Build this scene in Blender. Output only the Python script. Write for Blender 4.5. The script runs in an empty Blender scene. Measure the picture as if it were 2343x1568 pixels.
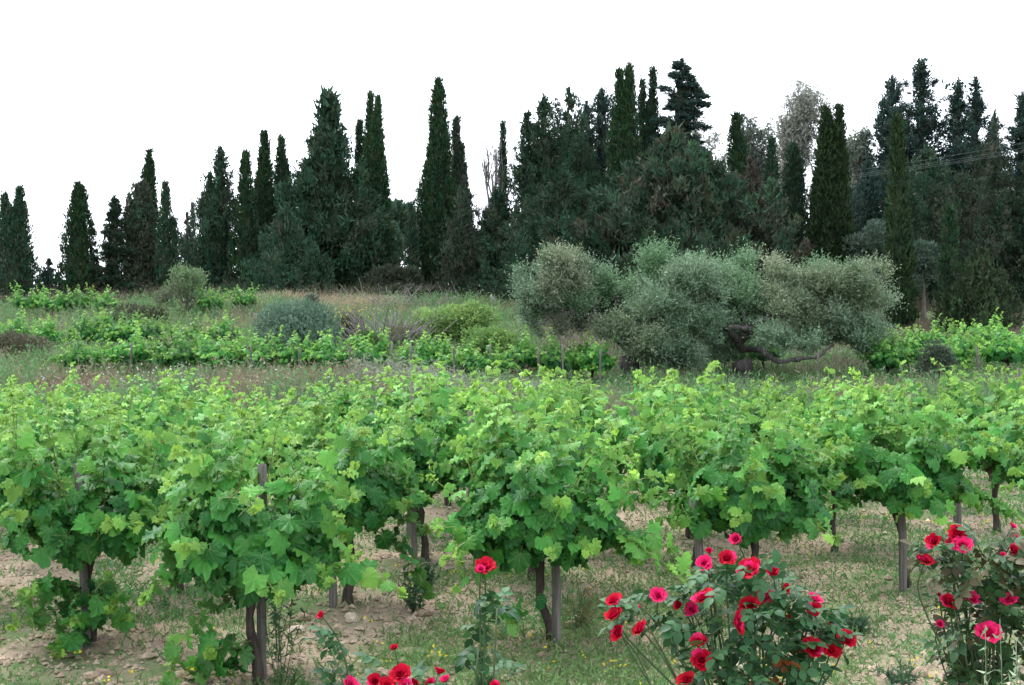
import bpy, math, random
import numpy as np
from mathutils import Vector, Matrix

SC = bpy.context.scene
COL = SC.collection
PI = math.pi

# ------------------------------------------------------------------ camera
F_PX, W_PX, H_PX, HOR = 2827.0, 2342.0, 1568.0, 784.0      # focal length in the photo's viewing pixels
CAM_Z = 1.95
cam_d = bpy.data.cameras.new('camera')
cam_d.sensor_width = 36.0
cam_d.lens = 36.0 * F_PX / W_PX
cam_d.clip_start = 0.1
cam_d.clip_end = 3000
cam = bpy.data.objects.new('camera', cam_d)
cam.location = (0, 0, CAM_Z)
cam.rotation_euler = (PI / 2, 0, 0)
COL.objects.link(cam)
SC.camera = cam

# ------------------------------------------------------------------ overcast sky
SUN_EL, SUN_AZ = math.radians(58), math.radians(-35)
world = bpy.data.worlds.new('World')
SC.world = world
world.use_nodes = True
nt = world.node_tree
nt.nodes.clear()
w_out = nt.nodes.new('ShaderNodeOutputWorld')
w_bg = nt.nodes.new('ShaderNodeBackground')
w_sky = nt.nodes.new('ShaderNodeTexSky')
w_sky.sky_type = 'NISHITA'
w_sky.sun_disc = False
w_sky.sun_elevation = SUN_EL
w_sky.sun_rotation = SUN_AZ
w_sky.air_density = 1.0
w_sky.dust_density = 4.0
w_hs = nt.nodes.new('ShaderNodeHueSaturation')
w_hs.inputs['Saturation'].default_value = 0.30
w_mix = nt.nodes.new('ShaderNodeMix')
w_mix.data_type = 'RGBA'
w_mix.inputs[0].default_value = 0.6                 # cloud cover over the clear sky
w_mix.inputs[7].default_value = (8.7, 9.4, 10.5, 1)
nt.links.new(w_sky.outputs[0], w_hs.inputs['Color'])
nt.links.new(w_hs.outputs[0], w_mix.inputs[6])
nt.links.new(w_mix.outputs[2], w_bg.inputs['Color'])
w_bg.inputs['Strength'].default_value = 0.15
nt.links.new(w_bg.outputs[0], w_out.inputs['Surface'])

sun_d = bpy.data.lights.new('sun', 'SUN')
sun_d.energy = 1.3
sun_d.angle = math.radians(25)
sun_d.color = (1.0, 0.98, 0.95)
sun = bpy.data.objects.new('sun', sun_d)
sdir = Vector((math.sin(SUN_AZ) * math.cos(SUN_EL), math.cos(SUN_AZ) * math.cos(SUN_EL), math.sin(SUN_EL)))
sun.rotation_euler = sdir.to_track_quat('Z', 'Y').to_euler()
sun.location = (0, 0, 50)
COL.objects.link(sun)

SC.view_settings.view_transform = 'Standard'
SC.view_settings.look = 'None'
SC.view_settings.exposure = 1.32
SC.view_settings.gamma = 1.0
SC.view_settings.use_curve_mapping = False
SC.cycles.max_bounces = 6
SC.cycles.diffuse_bounces = 4
SC.cycles.glossy_bounces = 2
SC.cycles.transmission_bounces = 4

# ------------------------------------------------------------------ helpers
def at(x, y, d):
    """photo viewing pixel + distance -> world point"""
    return np.array([(x - W_PX / 2) / F_PX * d, d, CAM_Z + (HOR - y) / F_PX * d])

def nrm(a):
    return a / np.maximum(np.linalg.norm(a, axis=-1, keepdims=True), 1e-9)

def vnoise(x, y, s=0):
    x = np.asarray(x, float); y = np.asarray(y, float)
    ix = np.floor(x); iy = np.floor(y); fx = x - ix; fy = y - iy
    def h(a, b):
        v = np.sin(a * 127.1 + b * 311.7 + s * 74.7) * 43758.5453
        return v - np.floor(v)
    u = fx * fx * (3 - 2 * fx); v = fy * fy * (3 - 2 * fy)
    return (h(ix, iy) * (1 - u) + h(ix + 1, iy) * u) * (1 - v) + (h(ix, iy + 1) * (1 - u) + h(ix + 1, iy + 1) * u) * v

def fbm(x, y, s=0, o=4):
    r = 0; a = 0.5; t = 0
    for i in range(o):
        r = r + a * vnoise(np.asarray(x) * 2 ** i, np.asarray(y) * 2 ** i, s + i * 3); t += a; a *= 0.5
    return r / t

class MB:
    """collects vertices, tris, quads and a colour per vertex; builds ONE mesh"""
    def __init__(self):
        self.v = []; self.t = []; self.q = []; self.c = []; self.l = []; self.n = 0
    def add(self, V, T=None, Q=None, C=(1, 1, 1), L=None):
        V = np.asarray(V, float).reshape(-1, 3)
        if T is not None and len(T): self.t.append(np.asarray(T, int).reshape(-1, 3) + self.n)
        if Q is not None and len(Q): self.q.append(np.asarray(Q, int).reshape(-1, 4) + self.n)
        C = np.asarray(C, float)
        if C.ndim == 1: C = np.tile(C, (len(V), 1))
        self.c.append(C); self.v.append(V)
        self.l.append(np.zeros((len(V), 2)) if L is None else np.asarray(L, float))
        self.n += len(V)
    def mesh(self, name, mat, smooth=False):
        me = bpy.data.meshes.new(name)
        V = np.concatenate(self.v) if self.v else np.zeros((0, 3))
        T = np.concatenate(self.t) if self.t else np.zeros((0, 3), int)
        Q = np.concatenate(self.q) if self.q else np.zeros((0, 4), int)
        me.vertices.add(len(V)); me.vertices.foreach_set('co', V.astype(np.float32).ravel())
        me.loops.add(T.size + Q.size)
        me.loops.foreach_set('vertex_index', np.concatenate([T.ravel(), Q.ravel()]).astype(np.int32))
        me.polygons.add(len(T) + len(Q))
        st = np.concatenate([np.arange(len(T)) * 3, T.size + np.arange(len(Q)) * 4]).astype(np.int32)
        me.polygons.foreach_set('loop_start', st)
        me.polygons.foreach_set('use_smooth', np.full(len(T) + len(Q), smooth, dtype=bool))
        C = np.concatenate(self.c); C = np.concatenate([C, np.ones((len(C), 1))], 1)
        a = me.attributes.new('tint', 'FLOAT_COLOR', 'POINT')
        a.data.foreach_set('color', C.astype(np.float32).ravel())
        L = np.concatenate(self.l)
        if L.any():
            b = me.attributes.new('lxy', 'FLOAT2', 'POINT')
            b.data.foreach_set('vector', L.astype(np.float32).ravel())
        me.update(calc_edges=True)
        me.materials.append(mat)
        return me

def link(name, data, parent=None, loc=None, rz=0.0):
    o = bpy.data.objects.new(name, data)
    COL.objects.link(o)
    if parent is not None: o.parent = parent
    if loc is not None: o.location = [float(c) for c in loc]
    if rz: o.rotation_euler = (0, 0, rz)
    return o

def tag(o, label, cat, group=None, kind=None):
    o['label'] = label; o['category'] = cat
    if group: o['group'] = group
    if kind: o['kind'] = kind
    return o

def tube(P, R, n=6, cap=True):
    P = np.asarray(P, float); R = np.broadcast_to(np.asarray(R, float), (len(P),))
    T = nrm(np.gradient(P, axis=0))
    ref = np.where(np.abs(T[:, 2:3]) > 0.9, np.array([[1., 0, 0]]), np.array([[0, 0, 1.]]))
    U = nrm(np.cross(T, ref))
    for i in range(1, len(U)):
        u = U[i - 1] - T[i] * np.dot(U[i - 1], T[i]); U[i] = u / max(np.linalg.norm(u), 1e-9)
    Wv = np.cross(T, U)
    a = np.arange(n) * 2 * PI / n
    V = P[:, None] + R[:, None, None] * (np.cos(a)[None, :, None] * U[:, None] + np.sin(a)[None, :, None] * Wv[:, None])
    m = len(P)
    i = np.arange(m - 1)[:, None] * n; j = np.arange(n)[None]; k = (j + 1) % n
    Q = np.stack([i + j, i + k, i + n + k, i + n + j], -1).reshape(-1, 4)
    V = V.reshape(-1, 3); T3 = None
    if cap:
        V = np.vstack([V, P[-1:]])
        e = (m - 1) * n
        T3 = np.array([[e + b, e + (b + 1) % n, m * n] for b in range(n)])
    return V, T3, Q

def blades(mb, P, D, ln, wd, col, rng, curl=0.0):
    """small pointed leaf faces: base P, direction D, length ln, width wd"""
    n = len(P)
    D = nrm(D)
    S = nrm(np.cross(D, rng.normal(size=(n, 3))))
    N = np.cross(S, D)
    ln = np.broadcast_to(ln, (n,))[:, None]; wd = np.broadcast_to(wd, (n,))[:, None]
    sk = rng.uniform(.05, .5, (n, 1))
    V = np.stack([P + N * ln * curl, P + D * ln, P + D * ln * sk + S * wd], 1).reshape(-1, 3)
    T = np.arange(3 * n).reshape(-1, 3)
    C = np.repeat(np.broadcast_to(col, (n, 3)), 3, 0)
    mb.add(V, T, None, C)

def pick(rng, pal, n, w=None):
    pal = np.array(pal, float)
    i = rng.choice(len(pal), n, p=None if w is None else np.array(w) / sum(w))
    return pal[i] * rng.uniform(.75, 1.25, (n, 1))

# ------------------------------------------------------------------ materials
def new_mat(name):
    m = bpy.data.materials.new(name); m.use_nodes = True
    t = m.node_tree; t.nodes.clear()
    return m, t, t.nodes.new('ShaderNodeOutputMaterial')

def leaf_mat(name, trans=0.3, rough=0.5, spec=0.35, veins=False, under=None, var=0.25):
    m, t, out = new_mat(name)
    N = t.nodes; L = t.links
    at_ = N.new('ShaderNodeAttribute'); at_.attribute_name = 'tint'
    col = at_.outputs['Color']
    oi = N.new('ShaderNodeObjectInfo')
    hs = N.new('ShaderNodeHueSaturation')
    mr = N.new('ShaderNodeMapRange'); mr.inputs[3].default_value = 1 - var; mr.inputs[4].default_value = 1 + var
    L.new(oi.outputs['Random'], mr.inputs[0]); L.new(mr.outputs[0], hs.inputs['Value']); L.new(col, hs.inputs['Color'])
    col = hs.outputs[0]
    geo = N.new('ShaderNodeNewGeometry')
    ns = N.new('ShaderNodeTexNoise'); ns.inputs['Scale'].default_value = 9.0; ns.inputs['Detail'].default_value = 3
    L.new(geo.outputs['Position'], ns.inputs['Vector'])
    m2 = N.new('ShaderNodeMapRange'); m2.inputs[3].default_value = 0.75; m2.inputs[4].default_value = 1.25
    L.new(ns.outputs[0], m2.inputs[0])
    h2 = N.new('ShaderNodeHueSaturation'); L.new(m2.outputs[0], h2.inputs['Value']); L.new(col, h2.inputs['Color'])
    col = h2.outputs[0]
    bump = None
    if veins:
        la = N.new('ShaderNodeAttribute'); la.attribute_name = 'lxy'
        sx = N.new('ShaderNodeSeparateXYZ'); L.new(la.outputs['Vector'], sx.inputs[0])
        def mth(op, a, b=None):
            n = N.new('ShaderNodeMath'); n.operation = op
            for i, v in enumerate((a, b)):
                if v is None: continue
                if isinstance(v, (int, float)): n.inputs[i].default_value = v
                else: L.new(v, n.inputs[i])
            return n.outputs[0]
        ax = mth('ABSOLUTE', sx.outputs[0])
        ang = mth('ARCTAN2', ax, sx.outputs[1])
        # distance to the nearest of the main veins (0, 48 and 100 degrees from the midrib)
        r = mth('SQRT', mth('ADD', mth('MULTIPLY', ax, ax), mth('MULTIPLY', sx.outputs[1], sx.outputs[1])))
        d = None
        for a0 in (0.0, 0.84, 1.75):
            e = mth('ABSOLUTE', mth('SUBTRACT', ang, a0))
            d = e if d is None else mth('MINIMUM', d, e)
        d = mth('MULTIPLY', d, r)
        vf = N.new('ShaderNodeMapRange'); vf.inputs[1].default_value = 0.008; vf.inputs[2].default_value = 0.03
        vf.inputs[3].default_value = 0.30; vf.inputs[4].default_value = 0.0
        L.new(d, vf.inputs[0])
        mx = N.new('ShaderNodeMix'); mx.data_type = 'RGBA'
        L.new(vf.outputs[0], mx.inputs[0]); L.new(col, mx.inputs[6]); mx.inputs[7].default_value = (.24, .36, .10, 1)
        col = mx.outputs[2]
        nb = N.new('ShaderNodeTexNoise'); nb.inputs['Scale'].default_value = 60; nb.inputs['Detail'].default_value = 2
        L.new(geo.outputs['Position'], nb.inputs['Vector'])
        bp = N.new('ShaderNodeBump'); bp.inputs['Strength'].default_value = 0.35; bp.inputs['Distance'].default_value = 0.01
        L.new(nb.outputs[0], bp.inputs['Height']); bump = bp.outputs[0]
    if under is not None:
        mu = N.new('ShaderNodeMix'); mu.data_type = 'RGBA'
        f = N.new('ShaderNodeMath'); f.operation = 'MULTIPLY'; f.inputs[1].default_value = 0.5
        L.new(geo.outputs['Backfacing'], f.inputs[0]); L.new(f.outputs[0], mu.inputs[0])
        L.new(col, mu.inputs[6]); mu.inputs[7].default_value = (*under, 1)
        col = mu.outputs[2]
    b = N.new('ShaderNodeBsdfPrincipled')
    b.inputs['Roughness'].default_value = rough
    b.inputs['Specular IOR Level'].default_value = spec
    L.new(col, b.inputs['Base Color'])
    if bump: L.new(bump, b.inputs['Normal'])
    tr = N.new('ShaderNodeBsdfTranslucent')
    h3 = N.new('ShaderNodeHueSaturation'); h3.inputs['Hue'].default_value = 0.485; h3.inputs['Value'].default_value = 1.3
    L.new(col, h3.inputs['Color']); L.new(h3.outputs[0], tr.inputs['Color'])
    mx = N.new('ShaderNodeMixShader'); mx.inputs[0].default_value = trans
    L.new(b.outputs[0], mx.inputs[1]); L.new(tr.outputs[0], mx.inputs[2])
    L.new(mx.outputs[0], out.inputs['Surface'])
    return m

def wood_mat(name, c1, c2, scale=18, stretch=(1, 1, .15), rough=.85, bump=.5):
    m, t, out = new_mat(name); N = t.nodes; L = t.links
    tc = N.new('ShaderNodeTexCoord'); mp = N.new('ShaderNodeMapping'); mp.inputs['Scale'].default_value = stretch
    L.new(tc.outputs['Object'], mp.inputs[0])
    ns = N.new('ShaderNodeTexNoise'); ns.inputs['Scale'].default_value = scale; ns.inputs['Detail'].default_value = 6
    ns.inputs['Roughness'].default_value = .65
    L.new(mp.outputs[0], ns.inputs['Vector'])
    cr = N.new('ShaderNodeValToRGB'); cr.color_ramp.elements[0].position = .32; cr.color_ramp.elements[1].position = .68
    cr.color_ramp.elements[0].color = (*c1, 1); cr.color_ramp.elements[1].color = (*c2, 1)
    L.new(ns.outputs[0], cr.inputs[0])
    b = N.new('ShaderNodeBsdfPrincipled'); b.inputs['Roughness'].default_value = rough
    b.inputs['Specular IOR Level'].default_value = .2
    L.new(cr.outputs[0], b.inputs['Base Color'])
    bp = N.new('ShaderNodeBump'); bp.inputs['Strength'].default_value = bump; bp.inputs['Distance'].default_value = .02
    L.new(ns.outputs[0], bp.inputs['Height']); L.new(bp.outputs[0], b.inputs['Normal'])
    L.new(b.outputs[0], out.inputs['Surface'])
    return m

def soil_mat(name, clod=False):
    m, t, out = new_mat(name); N = t.nodes; L = t.links
    geo = N.new('ShaderNodeNewGeometry')
    def noise(s, d=5, r=.6):
        n = N.new('ShaderNodeTexNoise'); n.inputs['Scale'].default_value = s; n.inputs['Detail'].default_value = d
        n.inputs['Roughness'].default_value = r
        L.new(geo.outputs['Position'], n.inputs['Vector']); return n.outputs[0]
    def ramp(f, p0, c0, p1, c1):
        c = N.new('ShaderNodeValToRGB'); e = c.color_ramp.elements
        e[0].position = p0; e[1].position = p1; e[0].color = (*c0, 1); e[1].color = (*c1, 1)
        L.new(f, c.inputs[0]); return c.outputs[0]
    def mix(f, a, b_):
        x = N.new('ShaderNodeMix'); x.data_type = 'RGBA'
        if isinstance(f, float): x.inputs[0].default_value = f
        else: L.new(f, x.inputs[0])
        L.new(a, x.inputs[6]); L.new(b_, x.inputs[7]); return x.outputs[2]
    c = ramp(noise(6, 6, .7), .3, (.18, .13, .09), .7, (.38, .295, .215))
    c = mix(.5, c, ramp(noise(38, 4, .7), .3, (.18, .13, .088), .68, (.43, .345, .26)))
    b = N.new('ShaderNodeBsdfPrincipled'); b.inputs['Roughness'].default_value = .95
    b.inputs['Specular IOR Level'].default_value = .15
    if not clod:
        gm = ramp(noise(.9, 5, .6), .47, (0, 0, 0), .62, (1, 1, 1))
        gc = ramp(noise(25, 3), .3, (.055, .12, .035), .7, (.15, .19, .08))
        c = mix(gm, c, gc)
        # the weedy terraces beyond the vineyard: leaf litter and dry stalks
        sp = N.new('ShaderNodeSeparateXYZ'); L.new(geo.outputs['Position'], sp.inputs[0])
        far = N.new('ShaderNodeMapRange'); far.inputs[1].default_value = 21; far.inputs[2].default_value = 24
        L.new(sp.outputs[1], far.inputs[0])
        fc = ramp(noise(1.6, 5), .35, (.055, .10, .035), .68, (.12, .15, .07))
        c = mix(far.outputs[0], c, fc)
    else:
        oi = N.new('ShaderNodeObjectInfo')
        mr = N.new('ShaderNodeMapRange'); mr.inputs[3].default_value = .8; mr.inputs[4].default_value = 1.25
        L.new(oi.outputs['Random'], mr.inputs[0])
        at_ = N.new('ShaderNodeAttribute'); at_.attribute_name = 'tint'
        h = N.new('ShaderNodeHueSaturation'); L.new(c, h.inputs['Color']); L.new(mr.outputs[0], h.inputs['Value'])
        mm = N.new('ShaderNodeMix'); mm.data_type = 'RGBA'; mm.blend_type = 'MULTIPLY'; mm.inputs[0].default_value = 1
        L.new(h.outputs[0], mm.inputs[6]); L.new(at_.outputs['Color'], mm.inputs[7]); c = mm.outputs[2]
    L.new(c, b.inputs['Base Color'])
    bp = N.new('ShaderNodeBump'); bp.inputs['Strength'].default_value = .8; bp.inputs['Distance'].default_value = .03
    L.new(noise(30, 6, .7), bp.inputs['Height']); L.new(bp.outputs[0], b.inputs['Normal'])
    L.new(b.outputs[0], out.inputs['Surface'])
    return m

def plain_mat(name, c, rough=.6, spec=.3, metal=0):
    m, t, out = new_mat(name); N = t.nodes; L = t.links
    b = N.new('ShaderNodeBsdfPrincipled'); b.inputs['Roughness'].default_value = rough
    b.inputs['Specular IOR Level'].default_value = spec; b.inputs['Metallic'].default_value = metal
    ns = N.new('ShaderNodeTexNoise'); ns.inputs['Scale'].default_value = 4
    mr = N.new('ShaderNodeMapRange'); mr.inputs[3].default_value = .8; mr.inputs[4].default_value = 1.2
    L.new(ns.outputs[0], mr.inputs[0])
    h = N.new('ShaderNodeHueSaturation'); h.inputs['Color'].default_value = (*c, 1)
    L.new(mr.outputs[0], h.inputs['Value']); L.new(h.outputs[0], b.inputs['Base Color'])
    L.new(b.outputs[0], out.inputs['Surface'])
    return m

M_VINE = leaf_mat('vine_leaf', .38, .45, .24, veins=True, under=(.13, .28, .08))
M_SHOOT = leaf_mat('vine_shoot', .0, .5, .3)
M_CONIFER = leaf_mat('conifer_foliage', .10, .8, .06, var=.15)
M_LEAFY = leaf_mat('broad_foliage', .28, .55, .3, var=.12)
M_OLIVE = leaf_mat('olive_foliage', .15, .55, .2, var=.08)
M_GRASS = leaf_mat('grass_blade', .3, .65, .2, var=.0)
M_ROSELEAF = leaf_mat('rose_leaf', .2, .45, .2, var=.2)
M_PETAL = leaf_mat('rose_petal', .2, .65, .10, var=.2)
M_TRUNK = wood_mat('vine_bark', (.022, .017, .014), (.085, .066, .055), 26)
M_BARK = wood_mat('tree_bark', (.05, .04, .033), (.15, .125, .105), 9)
M_GREYBARK = wood_mat('grey_bark', (.10, .09, .085), (.24, .22, .21), 9)
M_OLIVEBARK = wood_mat('olive_bark', (.030, .027, .025), (.105, .095, .088), 14)
M_STAKE = wood_mat('weathered_stake', (.060, .052, .046), (.185, .168, .152), 30, (1, 1, .06))
M_SOIL = soil_mat('soil')
M_CLOD = soil_mat('soil_clod', True)
M_STONE = wood_mat('pale_stone', (.22, .20, .18), (.42, .40, .38), 7, (1, 1, 1))

# ------------------------------------------------------------------ terrain
_YS = np.array([-60, 0, 20, 22, 24, 27, 31, 36, 42, 46, 52, 60, 75, 100, 160, 400, 3000], float)
_TS = np.array([-.45, -.2, 0., .2, .45])
_TAB = np.array([
    [0, 0, 0, .25, .70, .95, 1.25, 1.65, 2.40, 3.05, 3.4, 3.5, 3.4, 2.2, 0, -6, -60],
    [0, 0, 0, .22, .65, .90, 1.20, 1.70, 2.75, 3.35, 3.9, 4.6, 5.2, 4.6, 1, -6, -60],
    [0, 0, 0, .2, .55, .80, 1.05, 1.60, 2.50, 3.15, 3.9, 4.7, 5.4, 5, 2, -6, -60],
    [0, 0, 0, .10, .40, .65, .95, 1.40, 2.20, 2.80, 3.6, 4.5, 5.4, 5, 2, -6, -60],
    [0, 0, 0, .12, .45, .80, 1.35, 2.15, 2.60, 3.00, 3.5, 4.2, 5.0, 5, 2, -6, -60]])
_YF = np.linspace(-60, 3000, 12241)
_TF = np.stack([np.convolve(np.pad(np.interp(_YF, _YS, r), 6, 'edge'), np.ones(13) / 13, 'valid') for r in _TAB])

def H0(x, y):
    x = np.asarray(x, float); y = np.asarray(y, float)
    t = np.clip(x / np.maximum(y, 12), -.45, .45)
    k = np.clip(np.searchsorted(_TS, t) - 1, 0, 3)
    f = (t - _TS[k]) / (_TS[k + 1] - _TS[k])
    fy = np.clip((y + 60) / (_YF[1] - _YF[0]), 0, len(_YF) - 2); iy = fy.astype(int); g = fy - iy
    a = _TF[k, iy] * (1 - g) + _TF[k, iy + 1] * g
    b = _TF[k + 1, iy] * (1 - g) + _TF[k + 1, iy + 1] * g
    return a * (1 - f) + b * f

def H(x, y):
    x = np.asarray(x, float); y = np.asarray(y, float)
    near = np.clip((24 - y) / 6, 0, 1) * np.clip((y + 1) / 3, 0, 1)
    z = H0(x, y) + .10 * (fbm(x * .5, y * .5, 1, 3) - .5) + .25 * (fbm(x * .22, y * .22, 5, 3) - .5) * np.clip((y - 24) / 8, 0, 1)
    return z + near * (.10 * (fbm(x * 2.3, y * 2.3, 2, 4) - .5) + .045 * (fbm(x * 9, y * 9, 3, 3) - .5))

gx = np.unique(np.concatenate([np.arange(-6, 6.01, .08), np.arange(6, 14, .25), -np.arange(6, 14, .25), np.arange(14, 60, 1.2), -np.arange(14, 60, 1.2),
                               np.geomspace(60, 2000, 18), -np.geomspace(60, 2000, 18)]).round(4))
gy = np.unique(np.concatenate([np.linspace(-400, -3, 14), np.arange(-3, 5, .3), np.arange(5, 12, .07), np.arange(12, 22, .2), np.arange(22, 60, .5),
                               np.arange(60, 160, 4), np.geomspace(160, 2500, 16)]).round(4))
GX, GY = np.meshgrid(gx, gy)
GV = np.stack([GX, GY, H(GX, GY)], -1).reshape(-1, 3)
nx = len(gx); ii = (np.arange(len(gy) - 1)[:, None] * nx + np.arange(nx - 1)[None]).ravel()
mb = MB(); mb.add(GV, None, np.stack([ii, ii + 1, ii + nx + 1, ii + nx], -1))
ground = link('ground', mb.mesh('ground', M_SOIL, True)); ground['kind'] = 'structure'
tag(ground, 'stony tan vineyard soil rising into weedy terraces', 'ground', kind='structure')

def zg(x, y): return float(H(np.array([x]), np.array([y]))[0])

# clods on the worked soil
ICO_V = None
def ico(sub):
    import bmesh
    bm = bmesh.new(); bmesh.ops.create_icosphere(bm, subdivisions=sub, radius=1)
    V = np.array([v.co[:] for v in bm.verts]); T = np.array([[v.index for v in f.verts] for f in bm.faces]); bm.free()
    return V, T
IV1, IT1 = ico(1); IV2, IT2 = ico(2)

def bare(x, y):
    return fbm(x * .9 + 7, y * .9, 11, 4)

rng = np.random.default_rng(5)
n = 18500
cy = 5.2 + 11 * rng.random(n) ** 1.5; cx = cy * rng.uniform(-.47, .47, n)
keep = rng.random(n) < np.clip((bare(cx, cy) - .36) * 5, .12, 1); cx, cy = cx[keep], cy[keep]; n = len(cx)
cs = .010 + .022 * rng.random(n) ** 2.2 + .014 * (rng.random(n) < .06)
order = np.argsort(-cs / cy); cx, cy, cs = cx[order], cy[order], cs[order]
cz = H(cx, cy)
clod_meshes = []
for k in range(6):
    V = IV2 * (1 + .28 * (rng.random((len(IV2), 1)) - .5)) * np.array([1.15, .95, .7])
    m = MB(); m.add(V, IT2, None, (1.05, 1.03, 1.0) if k < 5 else (1.7, 1.8, 1.95)); clod_meshes.append(m.mesh('clod', M_CLOD, False))
NCL = 290
for i in range(NCL):
    o = link('clod', clod_meshes[rng.integers(6)], ground, (cx[i], cy[i], cz[i] + cs[i] * .25))
    s = cs[i] * 1.15; o.scale = (s * rng.uniform(.8, 1.3), s * rng.uniform(.8, 1.2), s); o.rotation_euler = (rng.normal() * .3, rng.normal() * .3, rng.random() * 6.3)
mb = MB(); nn = n - NCL
IV1 = np.array([(1, 0, 0), (0, 1, 0), (-1, 0, 0), (0, -1, 0), (0, 0, 1), (0, 0, -1.)]); IT1 = np.array([(0, 1, 4), (1, 2, 4), (2, 3, 4), (3, 0, 4), (1, 0, 5), (2, 1, 5), (3, 2, 5), (0, 3, 5)])
A = rng.random(nn) * 6.3; ca, sa = np.cos(A), np.sin(A)
V = IV1[None] * (1 + .45 * (rng.random((nn, len(IV1), 1)) - .5)) * rng.uniform(.7, 1.3, (nn, 1, 3)) * np.array([1.1, 1, .75])
V = np.stack([V[..., 0] * ca[:, None] - V[..., 1] * sa[:, None], V[..., 0] * sa[:, None] + V[..., 1] * ca[:, None], V[..., 2]], -1) * cs[NCL:, None, None]
V = V + np.stack([cx[NCL:], cy[NCL:], cz[NCL:] + cs[NCL:] * .2], -1)[:, None]
T = (IT1[None] + (np.arange(nn) * len(IV1))[:, None, None]).reshape(-1, 3)
wc = np.where(rng.random(nn) < .015, 1.9, 1.0) * rng.uniform(.85, 1.15, nn)
mb.add(V.reshape(-1, 3), T, None, np.repeat(np.stack([wc, wc * 1.0, wc * 1.0], -1), len(IV1), 0))
o = link('soil_crumbs', mb.mesh('soil_crumbs', M_CLOD, False), ground); o['kind'] = 'stuff'

# ------------------------------------------------------------------ trees behind
CYP = [(0.023, 0.060, 0.027), (0.031, 0.068, 0.027), (0.020, 0.050, 0.027), (0.045, 0.064, 0.031)]
DARK = [(0.020, 0.055, 0.033), (0.027, 0.064, 0.035), (0.034, 0.061, 0.037), (0.050, 0.061, 0.039)]
BROWN = [(0.034, 0.055, 0.036), (0.049, 0.059, 0.040), (0.027, 0.055, 0.034), (0.059, 0.059, 0.042)]
BLUE = [(0.023, 0.051, 0.043), (0.031, 0.060, 0.047), (0.043, 0.057, 0.045)]
GREYG = [(0.085, 0.112, 0.085), (0.110, 0.122, 0.091), (0.067, 0.098, 0.071)]
EUC = [(.235, .24, .205), (.185, .195, .16), (.29, .28, .25), (.15, .17, .135)]  # gum leaves, lightened so the colour carries the pale sky glow

def stem_crown(mb, rng, H_, R, dx=0, dy=0, z0=0.05, p=2.2, q=.8, pal=CYP, lean=0., spray=.26, loose=0., dens=1.0):
    """one dense upright cypress column"""
    def prof(h):
        return np.minimum(1, ((h - z0 + .015) / .14).clip(0) ** .6) * ((1 - h.clip(0, 1) ** p).clip(0) ** q + .008)
    n = int(2 * PI * R * H_ * .62 * 46 * dens)
    h = z0 + (1 - z0) * rng.random(n) ** 1.08
    th = rng.random(n) * 2 * PI
    ph = rng.random(6) * 6.3
    rib = 1 + .13 * np.sin(4 * th + ph[0] + 4 * h) + .09 * np.sin(9 * th + ph[1] - 7 * h) + .10 * np.sin(2 * th + ph[2] + 13 * h) + .07 * np.sin(17 * h + ph[3] + th)
    r = R * prof(h) * rib * (1 - rng.random(n) ** 2 * (.22 + loose) + loose * .5 * rng.random(n) ** 3)
    ax = np.stack([dx + lean * h * H_ * np.ones(n), dy * np.ones(n), h * H_], -1)
    ou = np.stack([np.cos(th), np.sin(th), 0 * th], -1)
    P = ax + ou * r[:, None]
    m = 6
    P = np.repeat(P, m, 0) + rng.normal(size=(n * m, 3)) * spray * .28
    D = np.repeat(ou, m, 0) * .38 + np.array([0, 0, .95]) + rng.normal(size=(n * m, 3)) * .36
    C = np.repeat(pick(rng, pal, n), m, 0) * rng.uniform(.85, 1.15, (n * m, 1))
    blades(mb, P, D, spray * rng.uniform(.6, 1.3, n * m), spray * rng.uniform(.2, .38, n * m), C, rng, .08)
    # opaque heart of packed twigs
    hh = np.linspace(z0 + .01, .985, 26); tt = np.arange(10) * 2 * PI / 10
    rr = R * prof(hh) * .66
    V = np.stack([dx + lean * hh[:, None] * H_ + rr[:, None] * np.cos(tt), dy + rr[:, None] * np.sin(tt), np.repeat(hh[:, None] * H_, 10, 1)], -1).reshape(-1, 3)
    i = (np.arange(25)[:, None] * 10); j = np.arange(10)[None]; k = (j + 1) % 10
    mb.add(V, None, np.stack([i + j, i + k, i + 10 + k, i + 10 + j], -1).reshape(-1, 4), (.024, .034, .02))

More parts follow.
